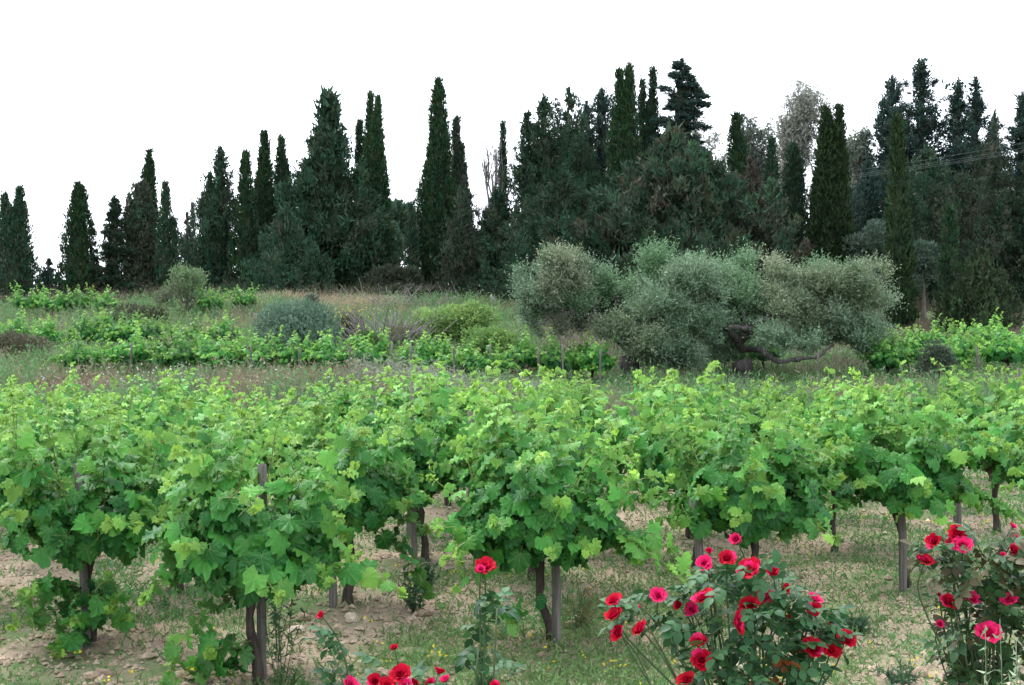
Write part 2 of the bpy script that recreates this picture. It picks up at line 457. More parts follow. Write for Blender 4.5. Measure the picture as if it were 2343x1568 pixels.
def limb_crown(mb, wood, rng, H_, R, z0=.04, prof=None, nl=150, el=(5, 40), whorl=0, pal=DARK, spray=.30, flat=1.0, fill=1.0, lean=0., droop=.0, heart=.5, dx=0, trunk_tint=(.12, .1, .09), mult=1.0, inner=.3):
    """conifer crown of separate limbs carrying tufts"""
    prof = prof or (lambda h: (1 - h) ** .75)
    R0 = R; R = R * 1.22; ph = rng.random(3) * 6.3; spray = spray * .62
    for i in range(nl):
        h = z0 + (1 - z0) * (i + rng.random()) / nl
        h = h ** 1.12
        if whorl: h = (np.floor(h * whorl) + .5 + .18 * rng.normal()) / whorl; h = min(max(h, z0), .985)
        az = rng.random() * 2 * PI
        Ln = R * max(prof(h), .03) * rng.uniform(.5, 1.15) * (1 + .16 * math.sin(2 * az + ph[0] + 7 * h) + .12 * math.sin(3 * az + ph[1] - 15 * h))
        e = math.radians(rng.uniform(*el)) * (1 + .6 * h)
        d = np.array([math.cos(az) * math.cos(e), math.sin(az) * math.cos(e), math.sin(e)])
        b = np.array([dx + lean * h * H_, 0, h * H_])
        if h * H_ + d[2] * Ln > H_: d[2] *= .5
        n = int((8 + Ln * 31 + Ln * Ln * 8) * fill)
        s = np.where(rng.random(n) < .45, .9 + .10 * rng.normal(size=n), inner + (1 - inner) * rng.random(n) ** .7)
        th = (.10 + .17 * Ln) * np.sin(PI * np.clip(s, .12, .97)) ** .6
        off = rng.normal(size=(n, 3)) * th[:, None] * .62; off[:, 2] *= flat
        P = b + d * (s * Ln)[:, None] + off; P[:, 2] += -droop * (s * Ln) ** 2
        m = 6
        out = nrm(d + nrm(off) * .7)
        C = np.repeat(pick(rng, pal, 1) * rng.uniform(.75, 1.3) * .3 + pick(rng, pal, n) * .7, m, 0) * rng.uniform(.8, 1.2, (n * m, 1)) * mult
        P = np.repeat(P, m, 0) + rng.normal(size=(n * m, 3)) * spray * .3 * np.array([1, 1, flat])
        D = np.repeat(out, m, 0) + rng.normal(size=(n * m, 3)) * np.array([.5, .5, .5 * flat]) + np.array([0, 0, .25])
        blades(mb, P, D, spray * rng.uniform(.5, 1.25, n * m), spray * rng.uniform(.18, .34, n * m), C, rng, .06)
        if wood is not None and Ln > .5:
            q = np.linspace(0, .8, 4); pts = b + d * (q * Ln)[:, None]; pts[:, 2] += -droop * (q * Ln) ** 2
            wood.add(*tube(pts, np.linspace(.05, .015, 4), 4), trunk_tint)
    # leading shoot
    n = 26; hh = rng.uniform(.86, 1.0, n)[:, None]; P = np.array([[dx, 0, 0]]) + np.array([[lean * H_, 0, H_]]) * hh + rng.normal(size=(n, 3)) * (.30 * (1.02 - hh)) * np.array([1, 1, .3])
    P = np.repeat(P, 6, 0); blades(mb, P, rng.normal(size=P.shape) * .5 + np.array([0, 0, .9]), spray, spray * .3, np.repeat(pick(rng, pal, n), 6, 0), rng)
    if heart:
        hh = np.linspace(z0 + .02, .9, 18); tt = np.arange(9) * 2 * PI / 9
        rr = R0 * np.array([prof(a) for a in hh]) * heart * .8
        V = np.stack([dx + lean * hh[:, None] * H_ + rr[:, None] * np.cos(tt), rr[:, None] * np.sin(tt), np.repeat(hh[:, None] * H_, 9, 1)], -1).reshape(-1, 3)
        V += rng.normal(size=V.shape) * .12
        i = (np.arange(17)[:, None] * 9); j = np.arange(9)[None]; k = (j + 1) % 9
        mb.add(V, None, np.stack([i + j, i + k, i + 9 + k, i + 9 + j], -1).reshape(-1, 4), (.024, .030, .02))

def tuft_crown(mb, wood, rng, H_, R, z0=.04, prof=None, nl=150, el=(5, 40), pal=DARK, fill=1.0, lean=0., heart=.5, dx=0, mult=1.0, tl=(.5, 1.15), spray=.17, **_):
    """conifer crown of pointed upswept tufts whose tips lie on a ragged cone"""
    R = R * 1.45; ph = rng.random(4) * 6.3
    hs = np.linspace(z0, .99, 60); area = sum(2 * PI * R * prof(a) for a in hs) * H_ / 60
    nt = int((area * 2.7 + 50) * fill)
    hw = np.array([prof(a) + .10 for a in hs]); hw = hw / hw.sum()
    n_in = int(nt * .5)                     # shaded inner branchlets that close the crown
    for t in range(nt + n_in):
        inner = t >= nt
        h = min(.995, hs[rng.choice(60, p=hw)] + rng.uniform(-.01, .01)); az = rng.random() * 2 * PI
        lobe = 1 + .16 * math.sin(2 * az + ph[0] + 6 * h) + .13 * math.sin(3 * az + ph[1] - 13 * h) + .10 * math.sin(5 * az + ph[2] + 23 * h)
        r = R * prof(h) * lobe * (1 - .42 * rng.random() ** 1.6) * (1.12 if rng.random() < .12 else 1)
        if inner: r = R * prof(h) * lobe * rng.uniform(.12, .60)
        e = math.radians(rng.uniform(el[0] + 18, el[1] + 28)) + .35 * h
        ax = np.array([math.cos(az) * math.cos(e), math.sin(az) * math.cos(e), math.sin(e)])
        L_ = rng.uniform(*tl) * (.55 + .6 * prof(h)); tip = np.array([dx + lean * h * H_ + r * math.cos(az), r * math.sin(az), h * H_])
        n = 8 if inner else max(9, int(26 * L_)); u = rng.random(n) ** .75; spr = spray * (1.9 if inner else 1)
        P = tip - ax * (u * L_)[:, None] + rng.normal(size=(n, 3)) * ((.03 + .19 * u) * L_)[:, None]
        P[:, 2] -= .10 * (u * L_) * rng.random(n)
        c0 = pick(rng, pal, 1) * rng.uniform(.7, 1.35)
        C = np.repeat((c0 * .55 + pick(rng, pal, n) * .45), 5, 0) * rng.uniform(.8, 1.2, (n * 5, 1)) * mult
        P = np.repeat(P, 5, 0) + rng.normal(size=(n * 5, 3)) * spr * .25
        D = ax * .9 + rng.normal(size=(n * 5, 3)) * .55 + np.array([0, 0, .2])
        blades(mb, P, D, spr * rng.uniform(.5, 1.25, n * 5), spr * rng.uniform(.20, .38, n * 5), C, rng, .06)
    n = 40; hh = rng.uniform(.86, 1.0, n)[:, None]; P = np.array([[dx, 0, 0]]) + np.array([[lean * H_, 0, H_]]) * hh + rng.normal(size=(n, 3)) * (.5 * (1.01 - hh)) * np.array([1, 1, .3])
    P = np.repeat(P, 6, 0); blades(mb, P, rng.normal(size=P.shape) * .4 + np.array([0, 0, .9]), spray, spray * .28, np.repeat(pick(rng, pal, n), 6, 0), rng)
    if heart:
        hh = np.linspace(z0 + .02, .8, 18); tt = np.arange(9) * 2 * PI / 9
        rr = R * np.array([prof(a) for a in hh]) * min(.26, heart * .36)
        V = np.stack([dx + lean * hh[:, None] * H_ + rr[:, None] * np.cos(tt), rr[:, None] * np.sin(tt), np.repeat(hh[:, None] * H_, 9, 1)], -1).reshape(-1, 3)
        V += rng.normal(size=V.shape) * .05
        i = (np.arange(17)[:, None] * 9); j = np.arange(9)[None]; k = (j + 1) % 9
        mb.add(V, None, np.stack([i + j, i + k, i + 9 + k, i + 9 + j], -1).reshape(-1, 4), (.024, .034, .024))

def lump_crown(mb, rng, C0, Rad, n_lump, n_leaf, ll, lw, pal, up=.5, rad_l=(.25, .45), squash=.85, shell=.55):
    """leafy crown: lumps spread over an ellipsoid, each a shell of leaves"""
    Rad = np.array(Rad, float)
    d = nrm(rng.normal(size=(n_lump, 3))); d[:, 2] = np.where(d[:, 2] < -.35, -d[:, 2], d[:, 2])
    c = np.array(C0) + d * Rad * rng.uniform(.45, .82, (n_lump, 1))
    rl = rng.uniform(*rad_l, n_lump) * Rad.min() * 1.25
    per = np.maximum((n_leaf * rl ** 2 / (rl ** 2).sum()).astype(int), 4)
    for k in range(n_lump):
        m = per[k]
        u = nrm(rng.normal(size=(m, 3)))
        r = rl[k] * (shell + (1 - shell) * rng.random(m) ** .5) * (1 + .12 * np.sin(5 * u[:, 0] + k) + .12 * np.sin(6 * u[:, 2] + 2 * k))
        P = c[k] + u * r[:, None] * np.array([1, 1, squash])
        D = u * .7 + np.array([0, 0, up]) + rng.normal(size=(m, 3)) * .5
        cc = pick(rng, pal, 1) * .55 + pick(rng, pal, m) * .45
        blades(mb, P, D, ll * rng.uniform(.6, 1.3, m), lw * rng.uniform(.7, 1.3, m), cc, rng, .08)

def trunk_mesh(rng, H_, r, lean=0., mat=M_BARK, wob=.02, forks=()):
    mb = MB(); k = np.linspace(0, 1, 9)
    P = np.stack([lean * k * H_ + rng.normal(size=9) * wob * np.minimum(1, k * 4), rng.normal(size=9) * wob, k * H_], -1)
    P[0, 2] = -.3
    mb.add(*tube(P, r * (1.25 - 1.1 * k), 8), (.5, .5, .5))
    return mb.mesh('trunk', mat, True)

def place_tree(name, px, base_y, d, label, cat='tree', group=None):
    p = at(px, base_y, d)
    z = zg(p[0], p[1])
    e = link(name, None, None, (p[0], p[1], z)); e.empty_display_size = .5
    tag(e, label, cat, group)
    return e, z

def top_h(top_y, d, z): return CAM_Z + (HOR - top_y) / F_PX * d - z

TG = 'dark trees along the ridge behind the vineyard'
def columnar(px, top, d, hw, label, seed, tips=((0, 1, 1),), p=1.6, q=1.0, pal=CYP, lean=0., z0=.04, loose=0., name='cypress_tree', dens=1.0, trunk_r=.16):
    rng = np.random.default_rng(seed)
    e, z = place_tree(name, px, 690, d, label, 'tree', TG)
    Ht = top_h(top, d, z); R = hw / F_PX * d
    mb = MB()
    for (ox, hf, rf) in tips:
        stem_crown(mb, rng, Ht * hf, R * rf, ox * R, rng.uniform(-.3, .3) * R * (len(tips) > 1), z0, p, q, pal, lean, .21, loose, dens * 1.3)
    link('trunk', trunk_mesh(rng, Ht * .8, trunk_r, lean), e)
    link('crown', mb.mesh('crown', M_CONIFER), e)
    return e

def conifer(px, top, d, hw, label, seed, name='conifer_tree', **kw):
    rng = np.random.default_rng(seed)
    e, z = place_tree(name, px, 690, d, label, 'tree', TG)
    Ht = top_h(top, d, z); R = hw / F_PX * d
    mb = MB(); wd = MB()
    lean = kw.get('lean', 0.)
    extra = kw.pop('tops', ())
    fn = limb_crown if kw.get('whorl') else tuft_crown
    fn(mb, wd, rng, Ht, R, **kw)
    for (ox, hf, rf) in extra:
        k2 = dict(kw); k2['dx'] = ox * R; k2['nl'] = int(kw.get('nl', 150) * .5); k2['heart'] = kw.get('heart', .5) * .8
        fn(mb, wd, rng, Ht * hf, R * rf, **k2)
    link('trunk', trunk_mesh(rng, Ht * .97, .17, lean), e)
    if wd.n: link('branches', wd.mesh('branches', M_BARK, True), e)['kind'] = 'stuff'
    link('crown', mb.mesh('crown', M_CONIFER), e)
    return e

def bare_tree(px, top, d, hw, label, seed, name='bare_tree', mat=M_GREYBARK, up=.8, z_base=None, r0=.10, cat='tree', group=TG, levels=4, nb=5, trunk_f=.35):
    rng = np.random.default_rng(seed)
    e, z = place_tree(name, px, 690, d, label, cat, group)
    Ht = top_h(top, d, z); R = hw / F_PX * d
    tr = MB(); br = MB()
    def grow(p, dr, L, r, lev):
        k = np.linspace(0, 1, 5)
        bend = rng.normal(size=3) * .12
        P = p + dr * (k * L)[:, None] + bend * ((k ** 2) * L)[:, None]
        (tr if lev == 0 else br).add(*tube(P, r * (1 - .45 * k) if lev < levels else r * (1 - .8 * k), 6 if lev == 0 else 4 if lev < 3 else 3), (.5, .5, .5))
        if lev >= levels: return
        for i in range(nb if lev else nb + 2):
            s = rng.uniform(.35, 1) if lev else rng.uniform(.45, 1)
            q = p + dr * s * L + bend * s * s * L
            nd = nrm(dr * .9 + nrm(rng.normal(size=3)) * np.array([1, 1, .6]) * .75 + np.array([0, 0, .35 * up]))
            nd[:2] *= min(1, R / (Ht * .33))
            grow(q, nrm(nd), L * rng.uniform(.5, .75), max(r * .56 * (1 - .25 * s), .012), lev + 1)
    grow(np.array([0, 0, -.2]), np.array([0, 0, 1.]), Ht * (trunk_f + .12), r0, 0)
    Vb = np.concatenate(br.v); zmax = Vb[:, 2].max(); xm = np.percentile(np.abs(Vb[:, :2]), 97)
    for k in range(len(br.v)):
        br.v[k] = br.v[k] * np.array([min(1.4, R / xm), min(1.4, R / xm), Ht / zmax])
    for k in range(len(tr.v)): tr.v[k] = tr.v[k] * np.array([1, 1, Ht / zmax])
    link('trunk', tr.mesh('trunk', mat, True), e)
    link('branches', br.mesh('branches', mat, True), e)
    return e, Ht, R, np.concatenate(br.v)

def airy_tree(px, top, d, hw, label, seed, pal=EUC, name='eucalyptus_tree', nleaf=9000, tops=1, ll=.26, lw=.07, n_l=26):
    """tall tree with bare limbs and clumps of hanging leaves"""
    e, Ht, R, Vb = bare_tree(px, top, d, hw, label, seed, name, M_GREYBARK, up=1.6, levels=3, nb=4, r0=.16, trunk_f=.4)
    rng = np.random.default_rng(seed + 1)
    mb = MB()
    cand = Vb[Vb[:, 2] > Ht * .42]
    c = cand[rng.choice(len(cand), n_l * 3)]
    per = nleaf // len(c)
    for k in range(len(c)):
        P = c[k] + rng.normal(size=(per, 3)) * np.array([.30, .30, .38]) * R * .50
        D = rng.normal(size=(per, 3)) * .6 + np.array([0, 0, -.5])
        blades(mb, P, D, ll * rng.uniform(.6, 1.3, per), lw * rng.uniform(.7, 1.3, per), pick(rng, pal, per), rng, .1)
    link('crown', mb.mesh('crown', M_LEAFY), e)
    return e

cone = lambda a: (lambda h: (1 - h) ** a)
spire = lambda h: .82 * (1 - h) ** 1.08 + .30 * max(0, math.sin(PI * h)) ** 1.3
def blunt(h): return max(.02, 1 - h ** 1.6) ** .9 * min(1, .7 + h)
egg = lambda h: max(0.02, (1 - h ** 1.9)) ** .9 * min(1, .6 + h * 1.6)
broad = lambda h: (max(0, 1 - h ** 1.15)) ** .85 * min(1, .8 + h)

# --- left clump
columnar(30, 432, 55, 44, 'ragged dark cypress with two tips cut by the left edge', 1, tips=((.35, 1, .85), (-.4, .94, .75), (0, .82, 1.15)), loose=.35, pal=DARK, dens=.8)
columnar(180, 425, 55, 52, 'narrow cone-shaped cypress standing alone against the sky at left', 2, p=1.0, q=.72, pal=CYP, loose=.12)
conifer(112, 596, 58, 36, 'low sparse conifer bush left of the lone cone-shaped cypress', 3, prof=egg, nl=55, el=(20, 60), pal=BLUE, fill=.5, heart=.3)
conifer(258, 452, 55, 46, 'ragged conifer with tiered left branches and bent tip', 4, prof=cone(.8), nl=70, el=(-12, 15), whorl=9, pal=DARK, flat=.4, fill=.9, heart=.35, lean=.012, spray=.32)
conifer(312, 424, 56, 60, 'greyish broad cypress just left of the tall thin pillar at left', 5, prof=cone(0.5), nl=150, el=(35, 65), pal=BROWN, heart=.7, tops=((.25, 1.02, .5),))
columnar(340, 347, 58, 26, 'tallest thin pillar cypress in the left clump', 6, tips=((0, 1, .8), (-.45, .86, .5), (.1, .93, 1)), pal=CYP, lean=.003)
columnar(378, 422, 55, 26, 'short thin pillar cypress left of the small pale green tree', 7, tips=((0, 1, .85), (.7, .7, .6)), pal=DARK, loose=.1)
conifer(428, 490, 60, 30, 'thin greyish half-dead conifer behind the small pale green tree', 8, prof=spire, nl=60, el=(30, 60), pal=GREYG, fill=.38, heart=0., tops=((.4, 1.12, .4),))
bare_tree(452, 392, 62, 14, 'dead bare spike tree rising behind the pale green tree', 9, levels=3, nb=4, r0=.05, up=2.5, trunk_f=.75, name='dead_tree')
conifer(505, 337, 54, 70, 'broad dark conifer right of the pale green tree', 10, prof=cone(.75), nl=170, el=(20, 55), pal=DARK, heart=.7, tops=((-.35, .82, .7),))
columnar(562, 352, 53, 34, 'pillar cypress between the broad conifer and the twin-topped one', 11, pal=CYP, loose=.08)
columnar(606, 308, 55, 44, 'taller of the two pointed cypresses left of the big feathery conifer', 12, tips=((0, 1, .7), (0, .88, 1)), pal=CYP, loose=.15)
columnar(641, 318, 56, 40, 'shorter pointed cypress touching the big feathery conifer on its left', 13, tips=((0, 1, .7), (.2, .85, 1)), pal=DARK, loose=.15)
conifer(752, 220, 54, 122, 'big feathery pyramid conifer left of the twin-tipped cypress', 14, prof=cone(.85), nl=300, el=(12, 42), pal=DARK, heart=.62, spray=.30)
conifer(655, 470, 50, 75, 'dark bushy conifer at the left foot of the feathery pyramid', 15, prof=blunt, nl=120, el=(20, 50), pal=DARK, heart=.8)
columnar(822, 280, 57, 26, 'thin spire cypress half hidden left of the twin-tipped cypress', 16, tips=((0, 1, .8), (.5, .9, .6)), pal=DARK, loose=.2)
columnar(860, 215, 56, 40, 'slim cypress with twin tips and bare lower trunk', 17, tips=((-.35, 1, .55), (.12, .985, .6), (0, .9, 1)), z0=.11, pal=CYP, trunk_r=.2)
conifer(835, 540, 58, 60, 'low dark conifer beneath the twin-tipped cypress', 18, prof=blunt, nl=70, el=(15, 50), pal=DARK, heart=.6)

# --- the gap and the tallest pillar
for (px, top, d, hw, lb, sd) in ((912, 448, 82, 46, 'rounded green tree far back in the gap between the tall cypresses', 20),
                                 (880, 500, 78, 36, 'low rounded green tree seen right of the twin-tipped cypress trunk', 21)):
    e, z = place_tree('rounded_tree', px, 690, d, lb, 'tree', TG); rng = np.random.default_rng(sd); Ht = top_h(top, d, z); R = hw / F_PX * d
    mb = MB(); lump_crown(mb, rng, (0, 0, Ht * .55), (R, R, Ht * .46), 26, 5200, .34, .17, [(.035, .075, .040), (.05, .09, .045), (.03, .06, .045)])
    link('trunk', trunk_mesh(rng, Ht * .6, .15), e); link('crown', mb.mesh('crown', M_LEAFY), e)
columnar(942, 468, 53, 17, 'small dark spire cypress left of the tallest pillar cypress', 22, p=1.5, pal=DARK)
bare_tree(966, 395, 62, 32, 'grey leafless tree showing left of the tallest pillar cypress', 23, levels=4, nb=5, up=1.0, r0=.16)
columnar(998, 185, 54, 40, 'tallest pillar cypress, standing beside the open gap', 24, tips=((.12, 1, .78), (-.12, .68, 1.05), (.1, .85, .95)), p=2.6, q=.75, lean=.002, z0=.05)
columnar(1044, 275, 56, 32, 'cypress tucked against the right side of the tallest pillar', 25, tips=((0, 1, .8), (.3, .85, 1)), pal=BROWN, loose=.1)
conifer(1062, 408, 51, 40, 'grey-green bushy cypress below the leafless tree', 26, prof=egg, nl=120, el=(35, 70), pal=BROWN, heart=.75, mult=1.15)
bare_tree(1108, 284, 60, 46, 'pale leafless tree against the sky in the middle of the ridge', 27, levels=4, nb=5, up=1.5, r0=.20)
columnar(1150, 282, 60, 16, 'very thin spire cypress right of the pale leafless tree', 28, tips=((0, 1, .6), (0, .85, 1)), pal=DARK, loose=.15)

# --- middle mass
conifer(1135, 440, 52, 95, 'dark conifer left of the olive trees, low and bushy', 30, prof=blunt, nl=190, el=(15, 50), pal=DARK, heart=.8)
conifer(1245, 224, 52, 112, 'ragged conifer with jutting left branches in the middle mass', 31, prof=cone(0.58), nl=260, el=(5, 40), pal=DARK, heart=.62, tops=((-.35, .92, .35),))
conifer(1300, 206, 55, 95, 'blunt-topped conifer second from left in the middle mass', 32, prof=cone(0.55), nl=200, el=(30, 60), pal=DARK, heart=.75)
conifer(1376, 203, 57, 85, 'open feathery conifer left of the broad twin-tipped cypress', 33, prof=cone(0.5), nl=130, el=(15, 45), pal=BLUE, heart=.4, fill=.8, tops=((-.4, .93, .6),))
columnar(1430, 157, 52, 52, 'broad twin-tipped cypress in the middle mass', 34, tips=((.15, 1, .66), (-.25, .98, .62), (-.1, .9, .95), (.05, .62, 1.15)), p=2.4, pal=CYP, loose=.06)
columnar(1488, 160, 55, 46, 'thinning cypress between the broad cypress and the tiered conifer', 35, tips=((.1, 1, .55), (-.4, .95, .5), (0, .85, 1)), pal=DARK, loose=.3, dens=.85)
conifer(1560, 138, 54, 92, 'tall tiered conifer crowning the middle mass', 36, prof=cone(0.55), nl=240, el=(-8, 22), whorl=22, pal=BLUE, flat=.35, heart=.38, spray=.33)
conifer(1545, 300, 46, 250, 'huge spreading dark conifer behind the big olive tree', 37, prof=blunt, nl=420, el=(8, 45), pal=[*DARK, *DARK, (.045, .060, .032), (.070, .055, .040)], heart=.72, spray=.29)
conifer(1290, 395, 47, 175, 'wide dark conifer behind the left olive tree', 38, prof=blunt, nl=280, el=(8, 45), pal=DARK, heart=.75)

# --- right of centre
airy_tree(1640, 285, 64, 52, 'grey-green leafy tree left of the short pillar cypress', 40, pal=EUC, nleaf=9000)
columnar(1685, 264, 55, 23, 'short dense pillar cypress against pale foliage', 41, p=4, q=.7, z0=.2, pal=CYP)
airy_tree(1722, 270, 62, 50, 'dull green gum tree right of the short pillar cypress', 42, pal=GREYG, nleaf=9000)
columnar(1765, 320, 56, 32, 'dark pointed cypress left of the tall airy gum tree', 43, p=1.6, pal=DARK, loose=.1)
airy_tree(1785, 178, 72, 50, 'left and lower crown of the two airy brown gum trees', 44, nleaf=8000, ll=.26)
airy_tree(1842, 162, 72, 58, 'taller of the two airy brown gum trees against the sky', 45, nleaf=10000, ll=.26)
conifer(1715, 365, 47, 85, 'brownish thinning conifer right of the huge spreading conifer', 46, prof=blunt, nl=170, el=(20, 55), pal=[(.060, .052, .040), (.075, .065, .050), (.035, .042, .03)], heart=.7)
columnar(1815, 335, 49, 40, 'slender dark cypress directly left of the broad dense cypress', 47, p=1.5, q=.7, pal=DARK)
columnar(1900, 246, 47, 58, 'broad dense cypress with two blunt tips right of the gum trees', 48, tips=((-.2, .985, .66), (.3, 1, .45), (-.05, .94, .95), (0, .62, 1.08)), p=2.2, pal=[(.022, .045, .018), (.03, .05, .02), (.02, .036, .018)], loose=.08)
airy_tree(1955, 285, 60, 52, 'grey-green gum tree behind the broad dense cypress', 49, pal=GREYG, nleaf=8500)
conifer(1990, 362, 54, 85, 'dark conifer filling the dip right of the broad dense cypress', 50, prof=blunt, nl=140, el=(10, 45), pal=BLUE, heart=.75)

# --- right
conifer(2040, 172, 60, 85, 'ragged spruce-like conifer left of the highest right-hand spire', 51, prof=cone(0.55), nl=150, el=(0, 35), pal=BLUE, fill=1.15, heart=.3)
conifer(2105, 140, 58, 120, 'highest spire conifer in the right-hand wood', 52, prof=cone(0.68), nl=285, el=(-24, -4), flat=.32, pal=BLUE, tl=(.35, .85), fill=1.15, heart=.3)
conifer(2192, 188, 57, 92, 'left one of two neighbouring spire conifers near the right edge', 53, prof=cone(0.68), nl=225, el=(-24, -4), flat=.32, pal=BLUE, tl=(.35, .85), fill=1.15, heart=.3)
conifer(2232, 176, 58, 84, 'right one of two neighbouring spire conifers near the right edge', 54, prof=cone(0.75), nl=210, el=(-24, -4), flat=.32, pal=BLUE, tl=(.35, .85), fill=1.15, heart=.3)
conifer(2275, 252, 60, 55, 'thin dying spire conifer close to the right edge', 55, prof=cone(0.9), nl=90, el=(0, 35), pal=GREYG, fill=1.15, heart=.3)
conifer(2338, 212, 56, 92, 'spire conifer cut by the right edge', 56, prof=cone(0.68), nl=225, el=(-24, -4), flat=.32, pal=BLUE, tl=(.35, .85), fill=1.15, heart=.3)
conifer(2120, 335, 53, 140, 'dark wide conifer below the highest right-hand spire', 57, prof=blunt, nl=240, el=(8, 40), pal=DARK, heart=.75)
conifer(2265, 318, 50, 160, 'huge brown-green conifer near the right edge', 58, prof=blunt, nl=280, el=(8, 40), pal=BROWN, heart=.75)
conifer(2370, 330, 49, 125, 'dark conifer mass at the right edge of the picture', 59, prof=blunt, nl=180, el=(8, 40), pal=DARK, heart=.75)
columnar(2052, 275, 40, 32, 'long slender cypress standing in front of the right-hand wood', 60, p=1.5, q=.6, pal=[(.026, .050, .020), (.034, .056, .022), (.02, .04, .02)], tips=((0, 1, .8), (.25, .62, 1.05)))
columnar(2172, 480, 40, 25, 'small slim cypress standing left of the low green conifer', 61, p=1.5, q=.7, pal=CYP)
conifer(2245, 575, 39, 82, 'low bushy green conifer at the foot of the right-hand wood', 62, prof=blunt, nl=170, el=(25, 60), pal=[(.026, .050, .022), (.034, .056, .024), (.03, .04, .022)], heart=.8)
for (px, top, d, hw, lb, sd) in ((1992, 500, 46, 50, 'pale grey-green tree between the broad and the long slender cypress', 63),
                                 (2112, 545, 45, 36, 'grey-green tree right of the long slender cypress', 64)):
    e, z = place_tree('wild_olive_tree', px, 690, d, lb, 'tree', TG); rng = np.random.default_rng(sd); Ht = top_h(top, d, z); R = hw / F_PX * d
    mb = MB(); lump_crown(mb, rng, (0, 0, Ht * .55), (R, R, Ht * .46), 24, 6500, .17, .05, [(.075, .115, .085), (.06, .10, .07), (.09, .12, .09)])
    link('trunk', trunk_mesh(rng, Ht * .6, .10), e); link('crown', mb.mesh('crown', M_OLIVE), e)

# ------------------------------------------------------------------ house, pole and cables
def box(mb, x0, x1, y0, y1, z0, z1, c=(1, 1, 1)):
    V = [(x, y, z) for z in (z0, z1) for y in (y0, y1) for x in (x0, x1)]
    mb.add(V, None, [(0, 2, 3, 1), (4, 5, 7, 6), (0, 1, 5, 4), (2, 6, 7, 3), (0, 4, 6, 2), (1, 3, 7, 5)], c)
M_WALL = plain_mat('house_render', (.62, .58, .52), .9)
M_TILE = plain_mat('roof_tile', (.42, .11, .06), .8)
M_GLASS = plain_mat('dark_pane', (.03, .035, .04), .15, .5)
hp = at(236, 690, 95); hz = zg(hp[0], 95)
rz_ = CAM_Z + (HOR - 648) / F_PX * 95 - hz
house = link('house', None, None, (hp[0], 95, hz)); tag(house, 'small distant house with red tiled roof seen between the left trees', 'house')
mb = MB(); box(mb, -2.2, 2.2, 0, 5, -1, rz_ - 1.0); link('wall', mb.mesh('wall', M_WALL), house)
mb = MB(); mb.add([(-2.6, -.4, rz_ - 1.1), (2.6, -.4, rz_ - 1.1), (2.6, 5.4, rz_ - 1.1), (-2.6, 5.4, rz_ - 1.1), (-2.6, 2.5, rz_), (2.6, 2.5, rz_)],
                  [(0, 4, 3), (1, 2, 5)], [(0, 1, 5, 4), (2, 3, 4, 5), (0, 3, 2, 1)]); link('roof', mb.mesh('roof', M_TILE), house)
for wx in (-1.2, 1.0):
    mb = MB(); box(mb, wx - .4, wx + .4, -.04, .02, rz_ - 2.6, rz_ - 1.5); link('window', mb.mesh('window', M_GLASS), house)
pp = at(73, 690, 84); pz = zg(pp[0], 84); phh = top_h(626, 84, pz)
pole = link('utility_pole', None, None, (pp[0], 84, pz)); tag(pole, 'thin utility pole on the skyline right of the leftmost cypress', 'pole')
mb = MB(); mb.add(*tube([(0, 0, -.3), (0, 0, phh * .5), (0, 0, phh)], [.13, .11, .09], 8)); link('post', mb.mesh('post', M_STAKE, True), pole)
mb = MB(); box(mb, -.45, .45, -.05, .05, phh - .5, phh - .38); link('crossarm', mb.mesh('crossarm', M_STAKE), pole)
for ix in (-.4, 0, .4):
    mb = MB(); mb.add(*tube([(ix, 0, phh - .38), (ix, 0, phh - .3), (ix, 0, phh - .2)], [.04, .06, .03], 6)); link('insulator', mb.mesh('insulator', M_GLASS, True), pole)
M_CABLE = plain_mat('aluminium_cable', (.16, .165, .17), .6, .3, .1)
cl = ['uppermost of the overhead cables crossing the right-hand wood', 'second highest overhead cable crossing the right-hand wood',
      'third highest overhead cable crossing the right-hand wood', 'lowest of the overhead cables crossing the right-hand wood']
for i, (y0, y1) in enumerate(((415, 318), (421, 331), (424, 337), (429, 340))):
    a = at(1700, y0 + 6, 53.2 + i * .25); b = at(2480, y1 - 18, 46.6 + i * .25); k = np.linspace(0, 1, 24)[:, None]
    P = a * (1 - k) + b * k; P[:, 2] -= .18 * (4 * k[:, 0] * (1 - k[:, 0]))
    mb = MB(); mb.add(*tube(P, .003, 5)); tag(link('overhead_cable', mb.mesh('overhead_cable', M_CABLE, True)), cl[i], 'cable', 'overhead cables')

# ------------------------------------------------------------------ olives, bushes, shrubs
OLV = [(0.152, 0.232, 0.140), (0.116, 0.189, 0.110), (0.213, 0.281, 0.183), (0.091, 0.159, 0.091)]
OLV_G = [(.128, .228, .120), (.155, .250, .140), (.095, .182, .085)]
OLV_B = [(0.171, 0.220, 0.128), (0.128, 0.181, 0.100), (0.256, 0.287, 0.189), (0.091, 0.146, 0.079)]

